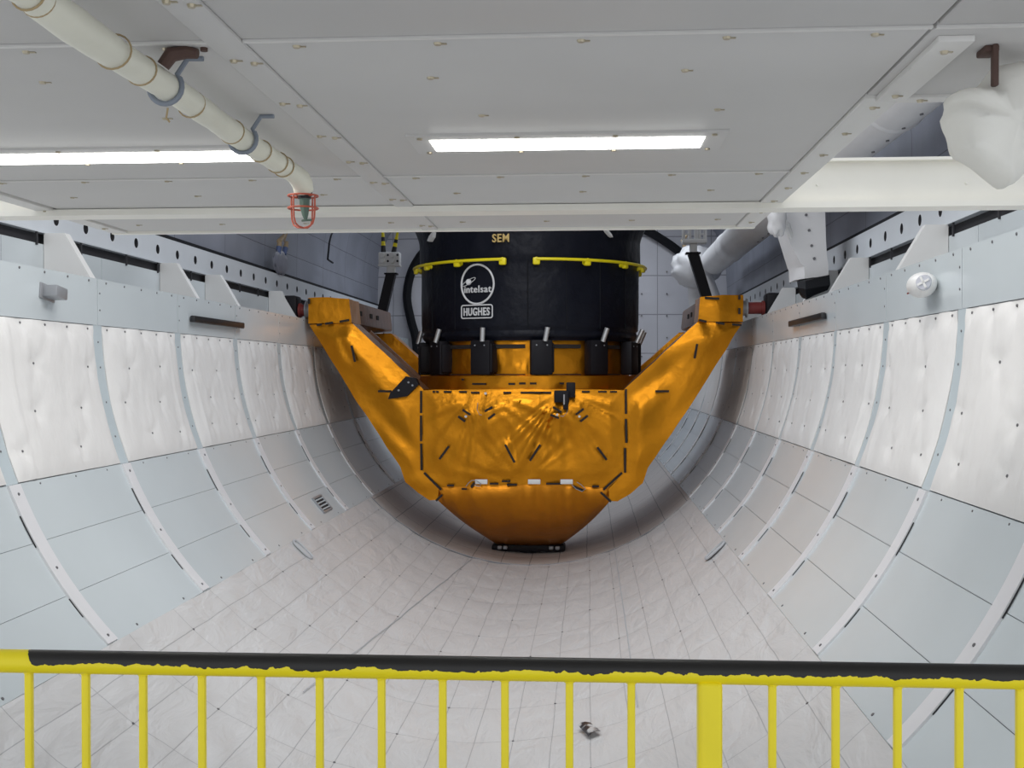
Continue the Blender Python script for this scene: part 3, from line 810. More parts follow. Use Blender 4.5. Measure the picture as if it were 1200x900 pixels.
# collar and adapter ring the drum stands on
YD, RD = 12.9, 1.205
def ring_mesh(r, z0, z1, a0, a1, n, nz, seed, amp):
    mb = MB(); vs = []; fs = []; full = abs(a1-a0-360) < .1
    for i in range(n+1):
        a = math.radians(a0+(a1-a0)*i/n)
        for j in range(nz+1):
            v = j/nz; z = z0+(z1-z0)*v
            e = min(1, 4*min(v, 1-v))
            rr = r+e*(amp*noise.noise((a*6, z*5, seed))+amp*(1-2*abs(noise.noise((a*9, z*4+a, seed+2)))))
            vs.append((CX+rr*math.sin(a), YD-rr*math.cos(a), z))
    for i in range(n):
        for j in range(nz): fs.append((i*(nz+1)+j, (i+1)*(nz+1)+j, (i+1)*(nz+1)+j+1, i*(nz+1)+j+1))
    mb.add(vs, fs)
    fs2 = [tuple(i*(nz+1) for i in range(n)), tuple(i*(nz+1)+nz for i in range(n-1, -1, -1))]
    mb.add([], []); mb.f += fs2; mb.mi += [0, 0]
    return mb
c1 = ring_mesh(1.235, -.60, -.345, -180, 180, 160, 6, 5, .012).build('collar', M['gold'], cr, ang=60)
mb = MB()
def dpt(deg, r, z): a = math.radians(deg); return Vector((CX+r*math.sin(a), YD-r*math.cos(a), z))
def arc_box(mb, d0, d1, r, z0, z1, th, n=6, mi=0):
    vs = []; fs = []
    for i in range(n+1):
        d = d0+(d1-d0)*i/n
        vs += [dpt(d, r, z0), dpt(d, r, z1), dpt(d, r+th, z1), dpt(d, r+th, z0)]
    for i in range(n):
        o = 4*i
        for k in range(4): fs.append((o+k, o+(k+1) % 4, o+4+(k+1) % 4, o+4+k))
    fs += [(0, 1, 2, 3), (4*n+3, 4*n+2, 4*n+1, 4*n)]
    mb.add(vs, fs, mi)
for d0, d1, z in ((-25, -18, -.435), (-7, -4, -.435), (-2, 1, -.43), (3, 6, -.43), (17, 19, -.43), (21, 24, -.43), (-31, -30, -.39)): arc_box(mb, d0, d1, 1.25, z, z+.02, .012, 3)
build_each(mb, 'tape', M['tape'], c1, smooth=False)
rg = ring_mesh(1.10, -.40, .02, -180, 180, 200, 10, 15, .014).build('adapter_ring', M['gold'], cr, ang=60)
for k in range(12):
    d = -21.4+30*k
    mb = MB()
    if abs(((d+15+180) % 360)-180) < 75:
        arc_box(mb, d+6.5, d+22, 1.125, -.06, -.02, .012, 5); arc_box(mb, d+6.5, d+22, 1.125, -.335, -.325, .012, 5)
        build_each(mb, 'tape', M['tape'], rg, smooth=False)
    mb = MB(); rot = Matrix.Rotation(math.radians(d), 3, 'Z')
    mb.rbox(dpt(d, 1.18, -.155), (.225, .13, .36), .02, 0, rot); mb.rbox(dpt(d+5, 1.15, -.16), (.06, .16, .30), .015, 0, rot)
    for dd in (-2.5, 2.5): p = dpt(d+dd, 1.245, -.03); mb.cyl(p, p+rot @ Vector((0, -.006, 0)), .008, 8, 1)
    br = mb.build('clamp_block', [M['blockblack'], M['grey']], cr)
    lean = .03*((d/60) if abs(d) < 90 else 1)
    mb = MB(); p = dpt(d+1.5, 1.25, .01); q_ = dpt(d+1.5, 1.26, .15)+Vector((.02+lean, 0, 0)); mb.cyl(p, q_, .026, 12); mb.build('pin', M['steel'], br)

# posts on the cradle arms
def strut(mb, a, b, w, mi=0):
    a, b = Vector(a), Vector(b); d = (b-a); q_ = Vector((0, 0, 1)).rotation_difference(d.normalized()).to_matrix()
    mb.box((a+b)/2, (w, w, d.length), mi, q_)
yp = 14.2
a = P(448, 366, Y=yp); b = P(458.5, 321, Y=yp)
mb = MB(); strut(mb, a, b, .115); mb.rbox((b.x, yp, b.z+.0), (.16, .14, .02), .005); post = mb.build('post', M['blockblack'], cr)
mb = MB(); mb.rbox((b.x, yp, b.z+.07), (.10, .10, .14), .01, 0)
c = P(456, 303, Y=yp-.05); mb.rbox((c.x, yp, c.z), (.26, .16, .155), .012, 0); mb.rbox((c.x, yp, c.z-.085), (.27, .18, .02), .004, 0)
for i, x in enumerate((-.075, .045)):
    mb.cyl((c.x+x, yp-.07, c.z+.035), (c.x+x, yp-.115, c.z+.035), .03, 12, 0); mb.cyl((c.x+x, yp-.07, c.z-.03), (c.x+x, yp-.115, c.z-.03), .03, 12, 0)
    for zz in (.04, -.035): mb.cyl((c.x+x+.065, yp-.07, c.z+zz), (c.x+x+.065, yp-.09, c.z+zz), .014, 8, 1)
mb.build('guide_block', [M['white'], M['gap']], post)
for p0, p1 in (((449.5, 295), (448.5, 268)), ((461, 295), (466, 272))):
    a_ = P(*p0, Y=yp); b_ = P(*p1, Y=yp); a_.z -= .03
    N_ = 6; mb = MB()
    for i in range(N_):
        s0, s1 = i/N_, (i+1)/N_; ww = lambda s_: .034*(1-.55*s_)
        mb.tube([a_.lerp(b_, s0), a_.lerp(b_, s1)], [ww(s0), ww(s1)], 10, (1, 1, 0, 1, 0, 0)[i])
    mb.build('striped_prong', [M['yellow'], M['black']], post)
a = P(833, 352, Y=yp); b = P(812, 297, Y=yp); a.z -= .14
mb = MB(); strut(mb, a, b, .125); mb.rbox((b.x, yp, b.z), (.18, .16, .02), .005); post = mb.build('post', M['blockblack'], cr)
mb = MB(); c = P(813.5, 283, Y=yp); mb.rbox((b.x+.005, yp, b.z+.07), (.085, .085, .14), .008)
mb.rbox((c.x, yp, c.z-.005), (.29, .20, .05), .006)
for x in (-.13, -.055, .02, .06, .13):
    mb.rbox((c.x+x, yp-.08, c.z+.12), (.028, .028, .22), .004)
    mb.rbox((c.x+x, yp+.08, c.z+.12), (.028, .028, .22), .004)
for zz in (.08, .14): mb.rbox((c.x-.09, yp-.08, c.z+zz), (.09, .02, .02), .003); mb.rbox((c.x+.10, yp-.08, c.z+zz), (.08, .02, .02), .003)
mb.rbox((c.x, yp, c.z+.24), (.29, .20, .03), .006)
mb.build('guide_cage', M['white'], post)

# ---------------------------------------------------------------- satellite: black drum standing in the cradle
sa = empty('satellite', (CX, YD, .02), 'tall black drum-shaped satellite with white emblem, standing in the gold cradle', 'satellite')
mb = MB(); vs = []; fs = []
zs = [.02, .025, .05, .09, .115, .13]+[.15+.04*i for i in range(0, 27)]+[1.22, 1.27, 1.32, 1.38, 1.45, 1.6, 1.8, 2.0, 2.2, 2.3]
NA = 180
for z in zs:
    for i in range(NA):
        a = 2*PI*i/NA
        r = RD
        if z < .03: r -= .05
        elif z < .06: r -= .02
        if .1 < z < .14: r -= .018
        if z > .89: r += .018
        if .86 < z <= .9: r += .02
        if z > 1.1: r += min(.30, (z-1.1)*.9)**1.4*.8
        if z > 2.25: r -= .1
        r += .005*noise.noise((a*3, z*1.2, 2))+.007*(1-2*abs(noise.noise((a*5, z*1.4+a*.8, 8))))*(.3 if z < .2 else 1)
        vs.append((CX+r*math.sin(a), YD-r*math.cos(a), z))
for j in range(len(zs)-1):
    for i in range(NA):
        k = (i+1) % NA; fs.append((j*NA+i, j*NA+k, (j+1)*NA+k, (j+1)*NA+i))
fs += [tuple(range(NA-1, -1, -1)), tuple((len(zs)-1)*NA+i for i in range(NA))]
mb.add(vs, fs); body = mb.build('body_cover', M['vinyl'], sa, ang=80)
mb = MB()
for d in (-56, -37, 2, 21, 40, 60): mb.tube([dpt(d, RD+.006, .14+.74*i/8) for i in range(9)], .006, 6)
build_each(mb, 'seam', M['rubber'], body)
def drum_map(x, z, off): return dpt(math.degrees(x/RD), RD+off, z)
def flat_text(txt, size, offset, sx=1.0):
    cu = bpy.data.curves.new('text', 'FONT'); cu.body = txt; cu.size = size; cu.offset = offset; cu.align_x = 'CENTER'; cu.align_y = 'CENTER'; cu.resolution_u = 4; cu.space_character = 1.12
    ob = bpy.data.objects.new('text', cu); COL.objects.link(ob)
    dg = bpy.context.evaluated_depsgraph_get(); me = bpy.data.meshes.new_from_object(ob.evaluated_get(dg))
    bpy.data.objects.remove(ob); bpy.data.curves.remove(cu)
    bm = bmesh.new(); bm.from_mesh(me); bpy.data.meshes.remove(me)
    bmesh.ops.remove_doubles(bm, verts=bm.verts[:], dist=1e-5); bmesh.ops.triangulate(bm, faces=bm.faces[:])
    bm.verts.index_update()
    v = [(p.co.x*sx, p.co.y) for p in bm.verts]; f = [tuple(q_.index for q_ in ff.verts) for ff in bm.faces]; bm.free()
    xs = [p[0] for p in v]; zs_ = [p[1] for p in v]; mx, mz = (min(xs)+max(xs))/2, (min(zs_)+max(zs_))/2
    return [(x-mx, z-mz) for x, z in v], f, max(xs)-min(xs), max(zs_)-min(zs_)
def print_text(mb, txt, cx, cz, w, h, offset, r_off=.015):
    v, f, tw, th = flat_text(txt, 1.0, offset)
    n = len(v)
    fr = [drum_map(cx+x*w/tw, cz+z*h/th, r_off+.003) for x, z in v]; bk = [drum_map(cx+x*w/tw, cz+z*h/th, r_off-.02) for x, z in v]
    mb.add(fr, f); ed = {}
    for t in f:
        for i in range(3):
            e = (t[i], t[(i+1) % 3]); ed[e] = 1
    sidef = [(a_, b_, b_+n, a_+n) for a_, b_ in ed if (b_, a_) not in ed]
    mb.v += [tuple(p) for p in bk]; o_ = len(mb.v)-2*n
    mb.f += [tuple(i+o_ for i in q_) for q_ in sidef]; mb.mi += [0]*len(sidef)
# positions on the drum from the photograph: angle = asin of x offset
def dx_of(px, py=330): 
    p = P(px, py, Y=11.75); return math.asin(max(-1, min(1, (p.x-CX)/RD)))*RD
def dz_of(py, px=560): return P(px, py, Y=11.78).z
mb = MB(); cxl, czl = dx_of(559), dz_of(333); hw = (dx_of(578.5)-dx_of(539.5))/2; hh = (dz_of(310)-dz_of(356))/2
ringp = [drum_map(cxl+hw*math.cos(2*PI*i/48), czl+hh*math.sin(2*PI*i/48), .013) for i in range(48)]
mb.tube(ringp, .0105, 8, closed=True)
pc = (dx_of(549), dz_of(330)); pr = .032
rot = drum_map(pc[0], pc[1], .012)
mb.ell(rot, (pr, .012, pr), 0, 16, 8)
rp = []
for i in range(40):
    t = 2*PI*i/40; ex, ez = .088*math.cos(t), .020*math.sin(t); ca, sa_ = math.cos(.45), math.sin(.45)
    rp.append(drum_map(pc[0]+.004+ex*ca-ez*sa_, pc[1]+ex*sa_+ez*ca, .020))
mb.tube(rp, .0035, 6, closed=True)
print_text(mb, 'intelsat', dx_of(559.5), dz_of(338.7), dx_of(575)-dx_of(542.5), .072, .008)
mb.build('emblem', M['letter'], body)
mb = MB(); x0, x1, z0, z1 = dx_of(540), dx_of(577.5), dz_of(372.7), dz_of(357.5); rc = .02; pts = []
for cx_, cz_, a0 in ((x1-rc, z1-rc, 0), (x0+rc, z1-rc, 90), (x0+rc, z0+rc, 180), (x1-rc, z0+rc, 270)):
    for k in range(5): aa = math.radians(a0+22.5*k); pts.append((cx_+rc*math.cos(aa), cz_+rc*math.sin(aa)))
full = []
for i in range(len(pts)):
    a_, b_ = pts[i], pts[(i+1) % len(pts)]; m_ = max(1, int(math.dist(a_, b_)/.03))
    for k in range(m_): full.append((a_[0]+(b_[0]-a_[0])*k/m_, a_[1]+(b_[1]-a_[1])*k/m_))
mb.tube([drum_map(x, z, .013) for x, z in full], .007, 6, closed=True)
print_text(mb, 'HUGHES', (x0+x1)/2, (z0+z1)/2, (x1-x0)*.84, (z1-z0)*.62, .018)
mb.build('name_plate', M['letter'], body)
mb = MB(); print_text(mb, 'SEM', dx_of(588.5, 281), P(588, 280, Y=11.75).z, dx_of(598)-dx_of(579), .085, .018, .055); mb.build('lettering', M['letter_gold'], body)
# pale tabs near the top of the cover
for p, q in (((502, 280), (509, 270)), ((706, 269), (712, 277))):
    mb = MB(); d0, d1 = dx_of(p[0]), dx_of(q[0]); z0, z1 = P(*p, Y=11.95).z, P(*q, Y=11.95).z
    v = []
    for k, (t, w) in enumerate(((0, .022), (.5, .030), (1, .012))):
        x = d0+(d1-d0)*t; z = z0+(z1-z0)*t
        v += [drum_map(x-w, z+.3*w, .075), drum_map(x+w, z-.3*w, .075), drum_map(x+w, z-.3*w, .03), drum_map(x-w, z+.3*w, .03)]
    fs = [(0, 1, 2, 3), (11, 10, 9, 8)]
    for s_ in (0, 4): fs += [(s_+k, s_+(k+1) % 4, s_+4+(k+1) % 4, s_+4+k) for k in range(4)]
    mb.add(v, fs); mb.build('tab', M['letter'], body, smooth=False)
# yellow handrails hugging the drum
for s0, s1 in ((-104, -9.5), (6, 104)):
    mb = MB(); rh, zh = RD+.085, .838
    mb.tube([dpt(s0+(s1-s0)*i/40, rh, zh) for i in range(41)], .0155, 10)
    for d in lin(s0, s1, 5):
        p = dpt(d, rh, zh); q_ = dpt(d, RD-.02, zh-.025)
        mb.cyl(p, q_, .022, 10); mb.rbox(dpt(d, rh-.02, zh-.02), (.075, .05, .075), .015, 0, Matrix.Rotation(math.radians(d), 3, 'Z'))
    mb.build('handrail', M['yellow'], sa)

# ---------------------------------------------------------------- robot arm along the right side, its cover, pedestal
ra = empty('robot_arm', (2.447, 10.5, 1.13), 'long white cloth covered robot arm boom running aft along the right side', 'robot arm')
mb = MB(); pts = []; rr = []
for i in range(60):
    y = 4.6+(16.6-4.6)*i/59; pts.append((2.40, y, 1.284)); rr.append(.19+.003*noise.noise((y*2, 0, 5)))
mb.tube(pts, rr, 24); boom = mb.build('boom', M['tube'], ra, ang=60)
mb = MB()
for y in (6.9, 10.6, 14.8): mb.tube([(2.40, y-.05, 1.284), (2.40, y-.02, 1.284), (2.40, y+.02, 1.284), (2.40, y+.05, 1.284)], [.190, .200, .200, .190], 28)
build_each(mb, 'collar', M['tube'], boom, ang=60)
mb = MB()
for i in range(22):
    y = 5.0+.36*i; a = math.radians(-82); c = Vector((2.40+.192*math.cos(a)*1.0, y, 1.284+.192*math.sin(a))); d = Vector((math.cos(a), 0, math.sin(a)))
    mb.cyl(c-d*.004, c+d*.005, .011, 8)
build_each(mb, 'snap', M['snap'], boom)
mb = MB()
mb.ell((2.16, 16.9, 1.22), (.34, .35, .30), 0, 28, 18, lambda p: 1+.22*noise.noise(p*2.6)+.1*noise.noise(p*6))
mb.build('joint_cover', M['tube'], ra, ang=80)
mb = MB(); mb.tube([(2.16, 17.0, 1.1), (2.2, 17.1, .6), (2.30, 17.2, .40)], [.13, .11, .09], 14); mb.tube([(2.25, 16.7, 1.2), (2.5, 16.8, .55), (2.62, 16.9, .36)], [.09, .085, .08], 14)
build_each(mb, 'arm_strut', M['tube'], ra)
mb = MB(); mb.tube([(2.02, 17.0, 1.50), (1.98, 17.0, 1.62), (2.04, 17.0, 1.70)], [.03, .03, .02], 8); mb.build('connector', M['tan'], ra)

pe = empty('arm_pedestal', (2.3, 9.2, .28), 'white cloth covered pedestal with a black bag over its foot, right of the cradle', 'pedestal')
def loft(mb, secs, mi=0):
    vs = []; n = len(secs[0]); fs = []
    for s_ in secs: vs += s_
    for k in range(len(secs)-1):
        for i in range(n): fs.append((k*n+i, k*n+(i+1) % n, (k+1)*n+(i+1) % n, (k+1)*n+i))
    fs += [tuple(range(n-1, -1, -1)), tuple((len(secs)-1)*n+i for i in range(n))]
    mb.add(vs, fs, mi)
def sec(px_l, px_m, px_r, py_l, py_r, yf=9.15, yb=9.55):
    a = P(px_l, py_l, Y=yf+.12); b = P(px_m, (py_l+py_r)/2+1, Y=yf); c = P(px_r, py_r, Y=yf)
    return [tuple(a), tuple(b), tuple(c), (c.x, yb, c.z), (a.x, yb, a.z)]
mb = MB()
loft(mb, [sec(932, 943, 971, 328, 323), sec(931.5, 942.5, 970.5, 314, 308), sec(930, 938, 969.5, 311, 305), sec(922, 926, 968, 285, 282), sec(911, 915, 967, 250, 250), sec(907, 912, 966.5, 234, 234)])
mb.build('cover', M['tube'], pe, ang=30)
mb = MB()
for px, py in ((944.5, 252), (948, 270), (951, 288), (954, 303)): a = P(px, py, Y=9.15); mb.cyl(a+Vector((0, .01, 0)), a-Vector((0, .012, 0)), .011, 8)
build_each(mb, 'snap', M['snap'], pe)
mb = MB(); 
for px, py in ((917, 256), (923, 276), (930, 291)): pass
a = P(913, 247, Y=9.2); b = P(931, 290, Y=9.2)
mb.tube([a, P(922, 266, Y=9.14), b], [.028, .03, .024], 8); mb.build('zip_flap', M['white'], pe)
mb = MB(); c = P(940, 312, Y=9.32)
loft(mb, [[tuple(P(px, py, Y=y)) for px, py, y in s_] for s_ in (
    [(934, 330, 9.12), (944, 329, 9.07), (972, 322, 9.07), (972, 322, 9.5), (934, 330, 9.5)],
    [(935, 337, 9.10), (944, 339, 9.03), (973, 334, 9.05), (973, 332, 9.5), (935, 337, 9.5)],
    [(937, 345, 9.12), (945, 348, 9.04), (970, 340, 9.10), (970, 339, 9.5), (937, 345, 9.5)],
    [(940, 349, 9.2), (945, 351, 9.14), (955, 346, 9.2), (955, 346, 9.4), (940, 349, 9.4)])])
mb.build('foot_bag', M['rubber'], pe)
mb = MB(); a = P(910, 255, Y=9.0); mb.ell(a, (.07, .10, .15), 0, 20, 14, lambda p: 1+.35*noise.noise(p*2.2+Vector((4, 1, 2)))); mb.build('crumpled_cover', M['tube'], pe, ang=80)

# ---------------------------------------------------------------- wrapped pipe under the ceiling
pp = empty('wrapped_pipe', (-.165, 2.2, ZC), 'cream tape wrapped pipe clamped under the grey platform ceiling, caged nozzle at its end', 'pipe')
mb = MB(); pts = []; rr = []
n = 90
for i in range(n+1):
    y = .5+(3.06-.5)*i/n
    r = (.0222 if y < 1.60 else .0255)+.0022*noise.noise((y*9, 1, 1))+.0018*noise.noise((y*26, 2, 4))
    if 1.60 < y < 1.86: r += .0035*math.sin(PI*(y-1.60)/.26)**.5
    if 1.86 < y < 2.0: r += .001
    pts.append((-.172+.004*noise.noise((y*2, 5, 0)), y, .215+.003*noise.noise((y*2.5, 9, 0)))); rr.append(r)
pts += [(-.172, 3.10, .211), (-.171, 3.125, .200), (-.171, 3.135, .185)]; rr += [.0285, .0285, .027]
mb.tube(pts, rr, 22); pw = mb.build('pipe', M['pipewrap'], pp, ang=70)
mb = MB()
for y in (1.575, 1.605, 1.865, 1.985, 2.24, 2.50, 2.72, 2.87, 2.93): 
    ring = [(-.172+.0272*math.cos(2*PI*k/20)*(1.12 if y < 1.9 else 1), y+.006*math.sin(2*PI*k/20), .215+.0272*math.sin(2*PI*k/20)*(1.12 if y < 1.9 else 1)) for k in range(20)] if y > 1.7 else [(-.172+.0245*math.cos(2*PI*k/20), y+.006*math.sin(2*PI*k/20), .215+.0245*math.sin(2*PI*k/20)) for k in range(20)]
    mb.tube(ring, .0017, 6, closed=True)
mb.tube([(-.19, 2.16, .19), (-.195, 2.165, .172), (-.19, 2.17, .165)], .002, 6); build_each(mb, 'twine_tie', M['twine'], pw)
for y in (2.10, 2.58):
    mb = MB(); arc_ = [(-.172+.0315*math.cos(a), y, .215+.0315*math.sin(a)) for a in lin(-PI*.95, PI*.25, 14)]+[(-.13, y, ZC-.004), (-.10, y, ZC-.004)]
    mb.tube(arc_, .0052, 8); mb.build('clamp', M['bluegrey'], pp)
mb = MB(); mb.tube([(-.150, 2.03, .235), (-.135, 2.03, .255), (-.11, 2.04, .262), (-.09, 2.04, .258)], [.012, .014, .012, .009], 10); mb.cyl((-.08, 2.045, ZC), (-.08, 2.045, ZC-.006), .007, 8)
mb.build('hanger', M['rust'], pp)
mb = MB(); xe, ye = -.170, 3.14
mb.cyl((xe, ye, .200), (xe, ye, .172), .0215, 16, 0); mb.cyl((xe, ye, .172), (xe, ye, .164), .018, 16, 0)
mb.tube([(xe, ye, .168), (xe, ye, .145), (xe+.002, ye, .12), (xe+.003, ye, .105)], [.015, .014, .009, .004], 8, 1)
mb.cyl((xe-.008, ye, .104), (xe+.02, ye, .106), .003, 8, 1); mb.build('nozzle', [M['black'], M['green']], pp)
mb = MB(); rc = .041; cx_, cz_ = xe-.004, 0
for zz, r_ in ((.172, rc), (.138, rc)): mb.tube([(cx_+r_*math.cos(2*PI*k/24), ye+r_*math.sin(2*PI*k/24), zz) for k in range(24)], .0026, 6, closed=True)
for k in range(4):
    a = PI/4+.35+PI/2*k
    prof = [(.020, .172), (rc, .172), (rc, .14), (rc*.95, .110), (rc*.8, .094), (rc*.45, .086), (0, .084)]
    mb.tube([(cx_+r_*math.cos(a), ye+r_*math.sin(a), z_) for r_, z_ in prof], .0026, 6)
mb.build('wire_cage', M['red'], pp)

# ---------------------------------------------------------------- bagged fitting at upper right
bg = empty('bagged_lamp', (1.44, 2.2, ZC), 'ceiling fitting tied up in a cream cloth bag beside the opening', 'bag')
mb = MB(); yb = 2.2
prof = [P(px, py, Y=yb) for px, py in ((1160, 90), (1200, 78), (1226, 100), (1230, 150), (1222, 195), (1200, 204), (1172, 213), (1150, 192), (1127, 180), (1117, 150), (1119, 118), (1140, 113))]
cx_ = sum(p.x for p in prof)/len(prof); cz_ = sum(p.z for p in prof)/len(prof)
vs = []; fs = []; nl = 11; npf = 60
def pro(t):
    s_ = t*len(prof); i = int(s_) % len(prof); f = s_-int(s_); a = prof[i]; b = prof[(i+1) % len(prof)]; return a.lerp(b, f)
for j in range(nl+1):
    ph = -PI/2+PI*j/nl; k = max(.02, math.cos(ph))**.6; yy = yb+.075*math.sin(ph)
    for i in range(npf):
        p = pro(i/npf); x = cx_+(p.x-cx_)*k; z = cz_+(p.z-cz_)*k
        d = .014*noise.noise((x*14, z*8, yy*14))*k+.012*(1-2*abs(noise.noise((x*9+z*16, z*6, 4))))
        ang = math.atan2(z-cz_, x-cx_); vs.append((x+d*math.cos(ang), yy-d*2.2*(1 if j < nl/2 else -1)*abs(math.sin(ph)), z+d*math.sin(ang)))
for j in range(nl):
    for i in range(npf): k = (i+1) % npf; fs.append((j*npf+i, j*npf+k, (j+1)*npf+k, (j+1)*npf+i))
fs += [tuple(range(npf-1, -1, -1)), tuple(nl*npf+i for i in range(npf))]
mb.add(vs, fs); mb.build('cloth_bag', M['bag'], bg, ang=90)
mb = MB(); a = P(1153, 100, Y=2.17)
mb.rbox((a.x, 2.15, ZC-.006), (.026, .05, .012), .003); mb.rbox((a.x+.004, 2.125, (ZC+.195)/2), (.011, .016, ZC-.195), .003)
mb.build('bracket', M['rust'], bg)

# ---------------------------------------------------------------- yellow guard rail in front
gr = empty('guard_rail', (.49, 1.85, -1.75), 'yellow painted guard rail with worn black top and thin balusters, nearest the camera', 'railing')
mb = MB(); yr, zr = 1.85, -.7955
o = MB(); 
pts = [(-1.6+4.0*i/160, 0, 0) for i in range(161)]
o.tube(pts, .0192, 20); tr = o.build('top_rail', M['rail']); tr.location = (0, yr, zr); tr.parent = gr; tr.matrix_parent_inverse = Matrix.Translation(-gr.location)
bars = [-.314+.0993*k for k in range(17)]
bars = [-.314, -.217, -.120, -.021, .078, .175, .277, .377, .478, .582, .681, .904, 1.003, 1.099, 1.194, 1.287]
extra = [-.415, -.515, 1.387, 1.487]
first = None
for x in bars+extra:
    if first is None:
        mb = MB(); mb.rbox((0, 0, -.455), (.0125, .0125, .90), .003, 0); mb.tube([(0, 0, -.02), (0, 0, -.005)], [.0085, .0115], 10)
        first = mb.build('baluster', M['yellow']); b_ = first
    else:
        b_ = first.copy(); COL.objects.link(b_)
    b_.location = (x, yr, zr); b_.parent = gr; b_.matrix_parent_inverse = Matrix.Translation(-gr.location)
mb = MB(); mb.rbox((.805, yr, (zr-1.75)/2-.006), (.0385, .0385, zr+1.75-.012), .008, 0, None, 3); mb.rbox((.805, yr, -1.745), (.10, .10, .012), .004)
mb.build('post', M['yellow'], gr)
mb = MB(); mb.rbox((.49, yr, zr-.905), (2.2, .03, .03), .004); mb.build('bottom_rail', M['yellow'], gr)
# deck the rail stands on
mb = MB(); mb.bb(-1.6, 2.0, .2, 1.93, -1.80, -1.751); structure(mb.build('floor_deck', M['shell'], smooth=False))

# ---------------------------------------------------------------- small fittings on the liner
el = empty('emergency_light', (2.285, 5.72, .105), 'rounded white emergency lamp with round lens high on the right wall', 'lamp')
mb = MB(); mb.ell((2.225, 5.72, .108), (.062, .13, .062), 0, 28, 18, lambda p: 1+.05*abs(p.x*p.y))
mb.build('housing', M['white'], el)
ax = Vector((-.45, -.89, .05)).normalized(); c = Vector((2.205, 5.61, .112)); qr = Vector((0, 0, 1)).rotation_difference(ax).to_matrix()
mb = MB(); mb.cyl(c-ax*.02, c+ax*.014, .040, 24, 0, .034); ln = mb.build('lens', M['lens'], el)
mb = MB(); mb.box(c+ax*.016, (.058, .010, .008), 0, qr); mb.box(c+ax*.016, (.010, .058, .008), 0, qr); mb.build('lens_cross', M['white'], ln, smooth=False)
mb = MB(); mb.cyl((2.168, 5.74, .07), (2.162, 5.735, .068), .004, 8); mb.build('indicator', M['redring'], el)
for side, y0, y1, z, nm in ((-1, 8.2, 9.42, .082, 'left'), (1, 8.25, 9.6, .085, 'right')):
    mb = MB(); mb.rbox((side*2.262, (y0+y1)/2, z), (.035, y1-y0, .048), .008)
    for yy in (y0+.06, y1-.06): mb.rbox((side*2.282, yy, z), (.02, .06, .04), .004)
    tag(mb.build('handhold_bar', M['black']), 'black horizontal bar on the pale sill panel of the %s wall' % nm, 'bar')
mb = MB(); rot = Matrix.Rotation(-.12, 3, 'X'); mb.rbox((-2.245, 6.0, .118), (.09, .13, .062), .006, 0, rot); mb.rbox((-2.285, 6.0, .118), (.012, .17, .085), .004, 0, rot)
tag(mb.build('sensor_block', M['grey']), 'small grey box on the pale sill panel at far left', 'box')
# louvred vent and oval slots
def liner_frame(side, a, y):
    c = wp(side, a, y, .019); n_ = (wp(side, a, y, .119)-c).normalized(); v_ = Vector((0, 1, 0)); u_ = v_.cross(n_)
    return c, u_, v_, n_
def ta(p): return R*math.atan2(-p.z, abs(p.x))
c, u_, v_, n_ = liner_frame(-1, R*.70, 10.05); rot = Matrix((u_, v_, n_)).transposed()
mb = MB()
for du, dv, su, sv in ((-.075, 0, .02, .30), (.075, 0, .02, .30), (0, -.15, .17, .02), (0, .15, .17, .02)): mb.rbox(c+u_*du+v_*dv, (su, sv, .02), .003, 0, rot)
mb.box(c-n_*.002, (.14, .29, .004), 1, rot)
for k in range(4): mb.box(c+u_*(-.05+.033*k)+n_*.003, (.012, .28, .004), 2, rot)
tag(mb.build('wall_vent', [M['grey'], M['gap'], M['panel_joint']]), 'small framed louvre vent low on the left liner panels near the quilted floor', 'vent')
for side, y, nm in ((-1, 8.62, 'left'), (1, 8.75, 'right')):
    c, u_, v_, n_ = liner_frame(side, R*.815, y); pts = []
    for k in range(24):
        a = 2*PI*k/24; pts.append(c+n_*.010+u_*(.095*math.copysign(1, math.cos(a))*abs(math.cos(a))**.6)+v_*(.055*math.copysign(1, math.sin(a))*abs(math.sin(a))**.8))
    mb = MB(); mb.tube(pts, .009, 8, 0, closed=True)
    mb.add([tuple(p-n_*.006) for p in pts], [tuple(range(24))], 1)
    tag(mb.build('oval_port', [M['crease'], M['floor_plain']]), 'small oval rimmed port in the quilted floor close to the %s wall panels' % nm, 'port')
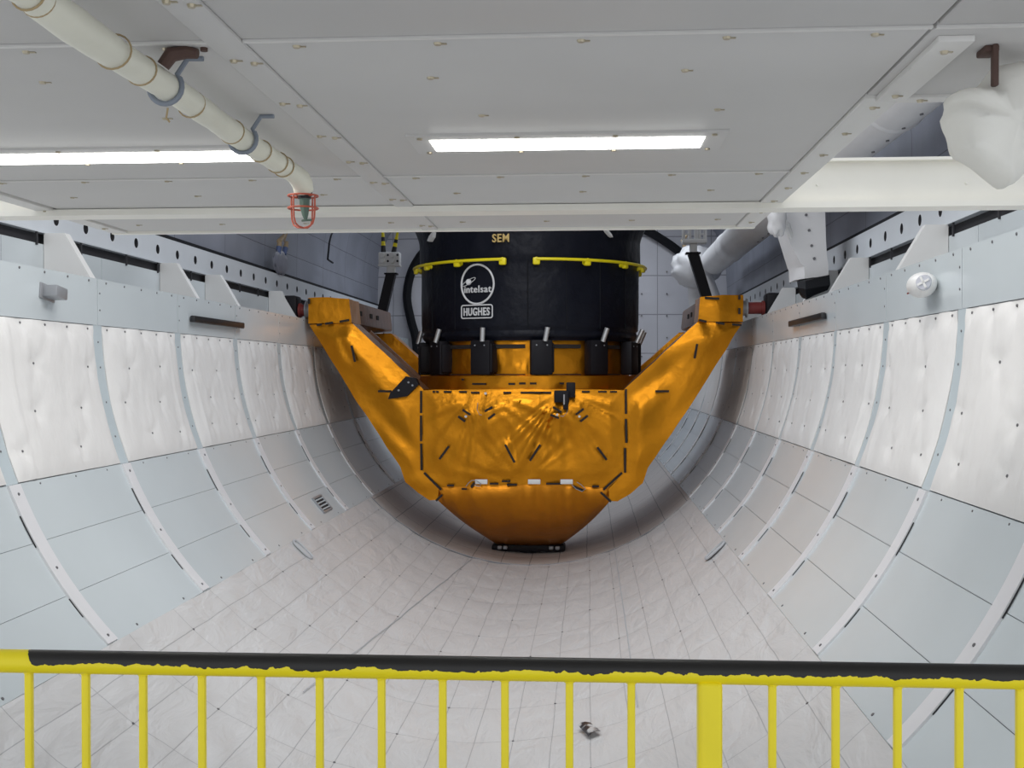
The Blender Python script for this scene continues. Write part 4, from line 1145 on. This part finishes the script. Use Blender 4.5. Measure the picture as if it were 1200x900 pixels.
# litter on the floor
def litter_mat():
    Mm = bpy.data.materials.new('torn_print'); Mm.use_nodes = True; nt = Mm.node_tree; N = nt.nodes; L = nt.links
    b = N['Principled BSDF']; tc = N.new('ShaderNodeTexCoord'); n_ = N.new('ShaderNodeTexNoise'); n_.inputs['Scale'].default_value = 15; L.new(tc.outputs['Object'], n_.inputs['Vector'])
    r = N.new('ShaderNodeValToRGB'); r.color_ramp.elements[0].position = .52; r.color_ramp.elements[0].color = (.03, .03, .035, 1); r.color_ramp.elements[1].position = .60; r.color_ramp.elements[1].color = (.6, .6, .6, 1)
    L.new(n_.outputs['Fac'], r.inputs[0]); L.new(r.outputs[0], b.inputs['Base Color']); b.inputs['Roughness'].default_value = .35
    return Mm
t = PI/2+math.asin(.615/R); base = floor_pt(t, 6.1, .03)
tn = Vector((math.cos(t), 0, math.sin(t))); tu = Vector((math.sin(t), 0, -math.cos(t))); 
mb = MB(); vs = []; fs = []
crn = [Vector(p) for p in ((.556, 6.143, -2.211), (.624, 6.132, -2.193), (.677, 5.94, -2.177), (.611, 5.927, -2.197))]
for lay in (0, .003):
    for i in range(6):
        for j in range(6):
            a, b = i/5, j/5
            p = crn[0].lerp(crn[1], a).lerp(crn[3].lerp(crn[2], a), b)-base
            vs.append(p+tn*(.012+.012*math.sin(PI*a)+.004*noise.noise((i*.7, j*.7, 3))+lay))
for lay in (0, 1):
    for i in range(5):
        for j in range(5): o_ = lay*36; fs.append((o_+i*6+j, o_+(i+1)*6+j, o_+(i+1)*6+j+1, o_+i*6+j+1))
mb.add(vs, fs); lt = mb.build('paper_scrap', litter_mat()); lt.location = base
tag(lt, 'small dark and white scrap of printed paper lying on the quilted floor', 'paper')
# cable with two connectors hanging on the left door, and a thin black cable beside it
hc = empty('hanging_cable', (-2.74, 12.4, 1.0), 'dangling cable with tan and blue connectors against the left bay door', 'cable')
mb = MB(); yh = 12.4; Q = lambda px, py: P(px, py, X=-2.66)
mb.tube([Q(338, 262), Q(336, 275), Q(333, 283)], .008, 6); mb.tube([Q(333, 276), Q(327, 283)], [.02, .028], 8); mb.build('lead', M['tan'], hc)
for a_, b_ in ((Q(328, 281), Q(326, 298)), (Q(336, 284), Q(333, 298))):
    mb = MB(); mb.tube([a_, a_.lerp(b_, .5)], [.022, .028], 10, 0); mb.tube([a_.lerp(b_, .5), b_], [.03, .024], 10, 1); mb.build('connector', [M['tan'], M['bluecap']], hc)
mb = MB(); c = Q(329, 308); mb.ell(c, (.03, .26, .13), 0, 20, 12, lambda p: 1+.3*noise.noise(p*2.4)); mb.build('cloth_pouch', M['door'], hc, ang=80)
mb = MB(); mb.tube([Q(392, 268), Q(388, 276), Q(386, 284), Q(385, 294), Q(384, 304), Q(390, 308)], .012, 6)
tag(mb.build('door_cable', M['rubber']), 'thin black cable running down the left bay door towards the striped prongs', 'cable')
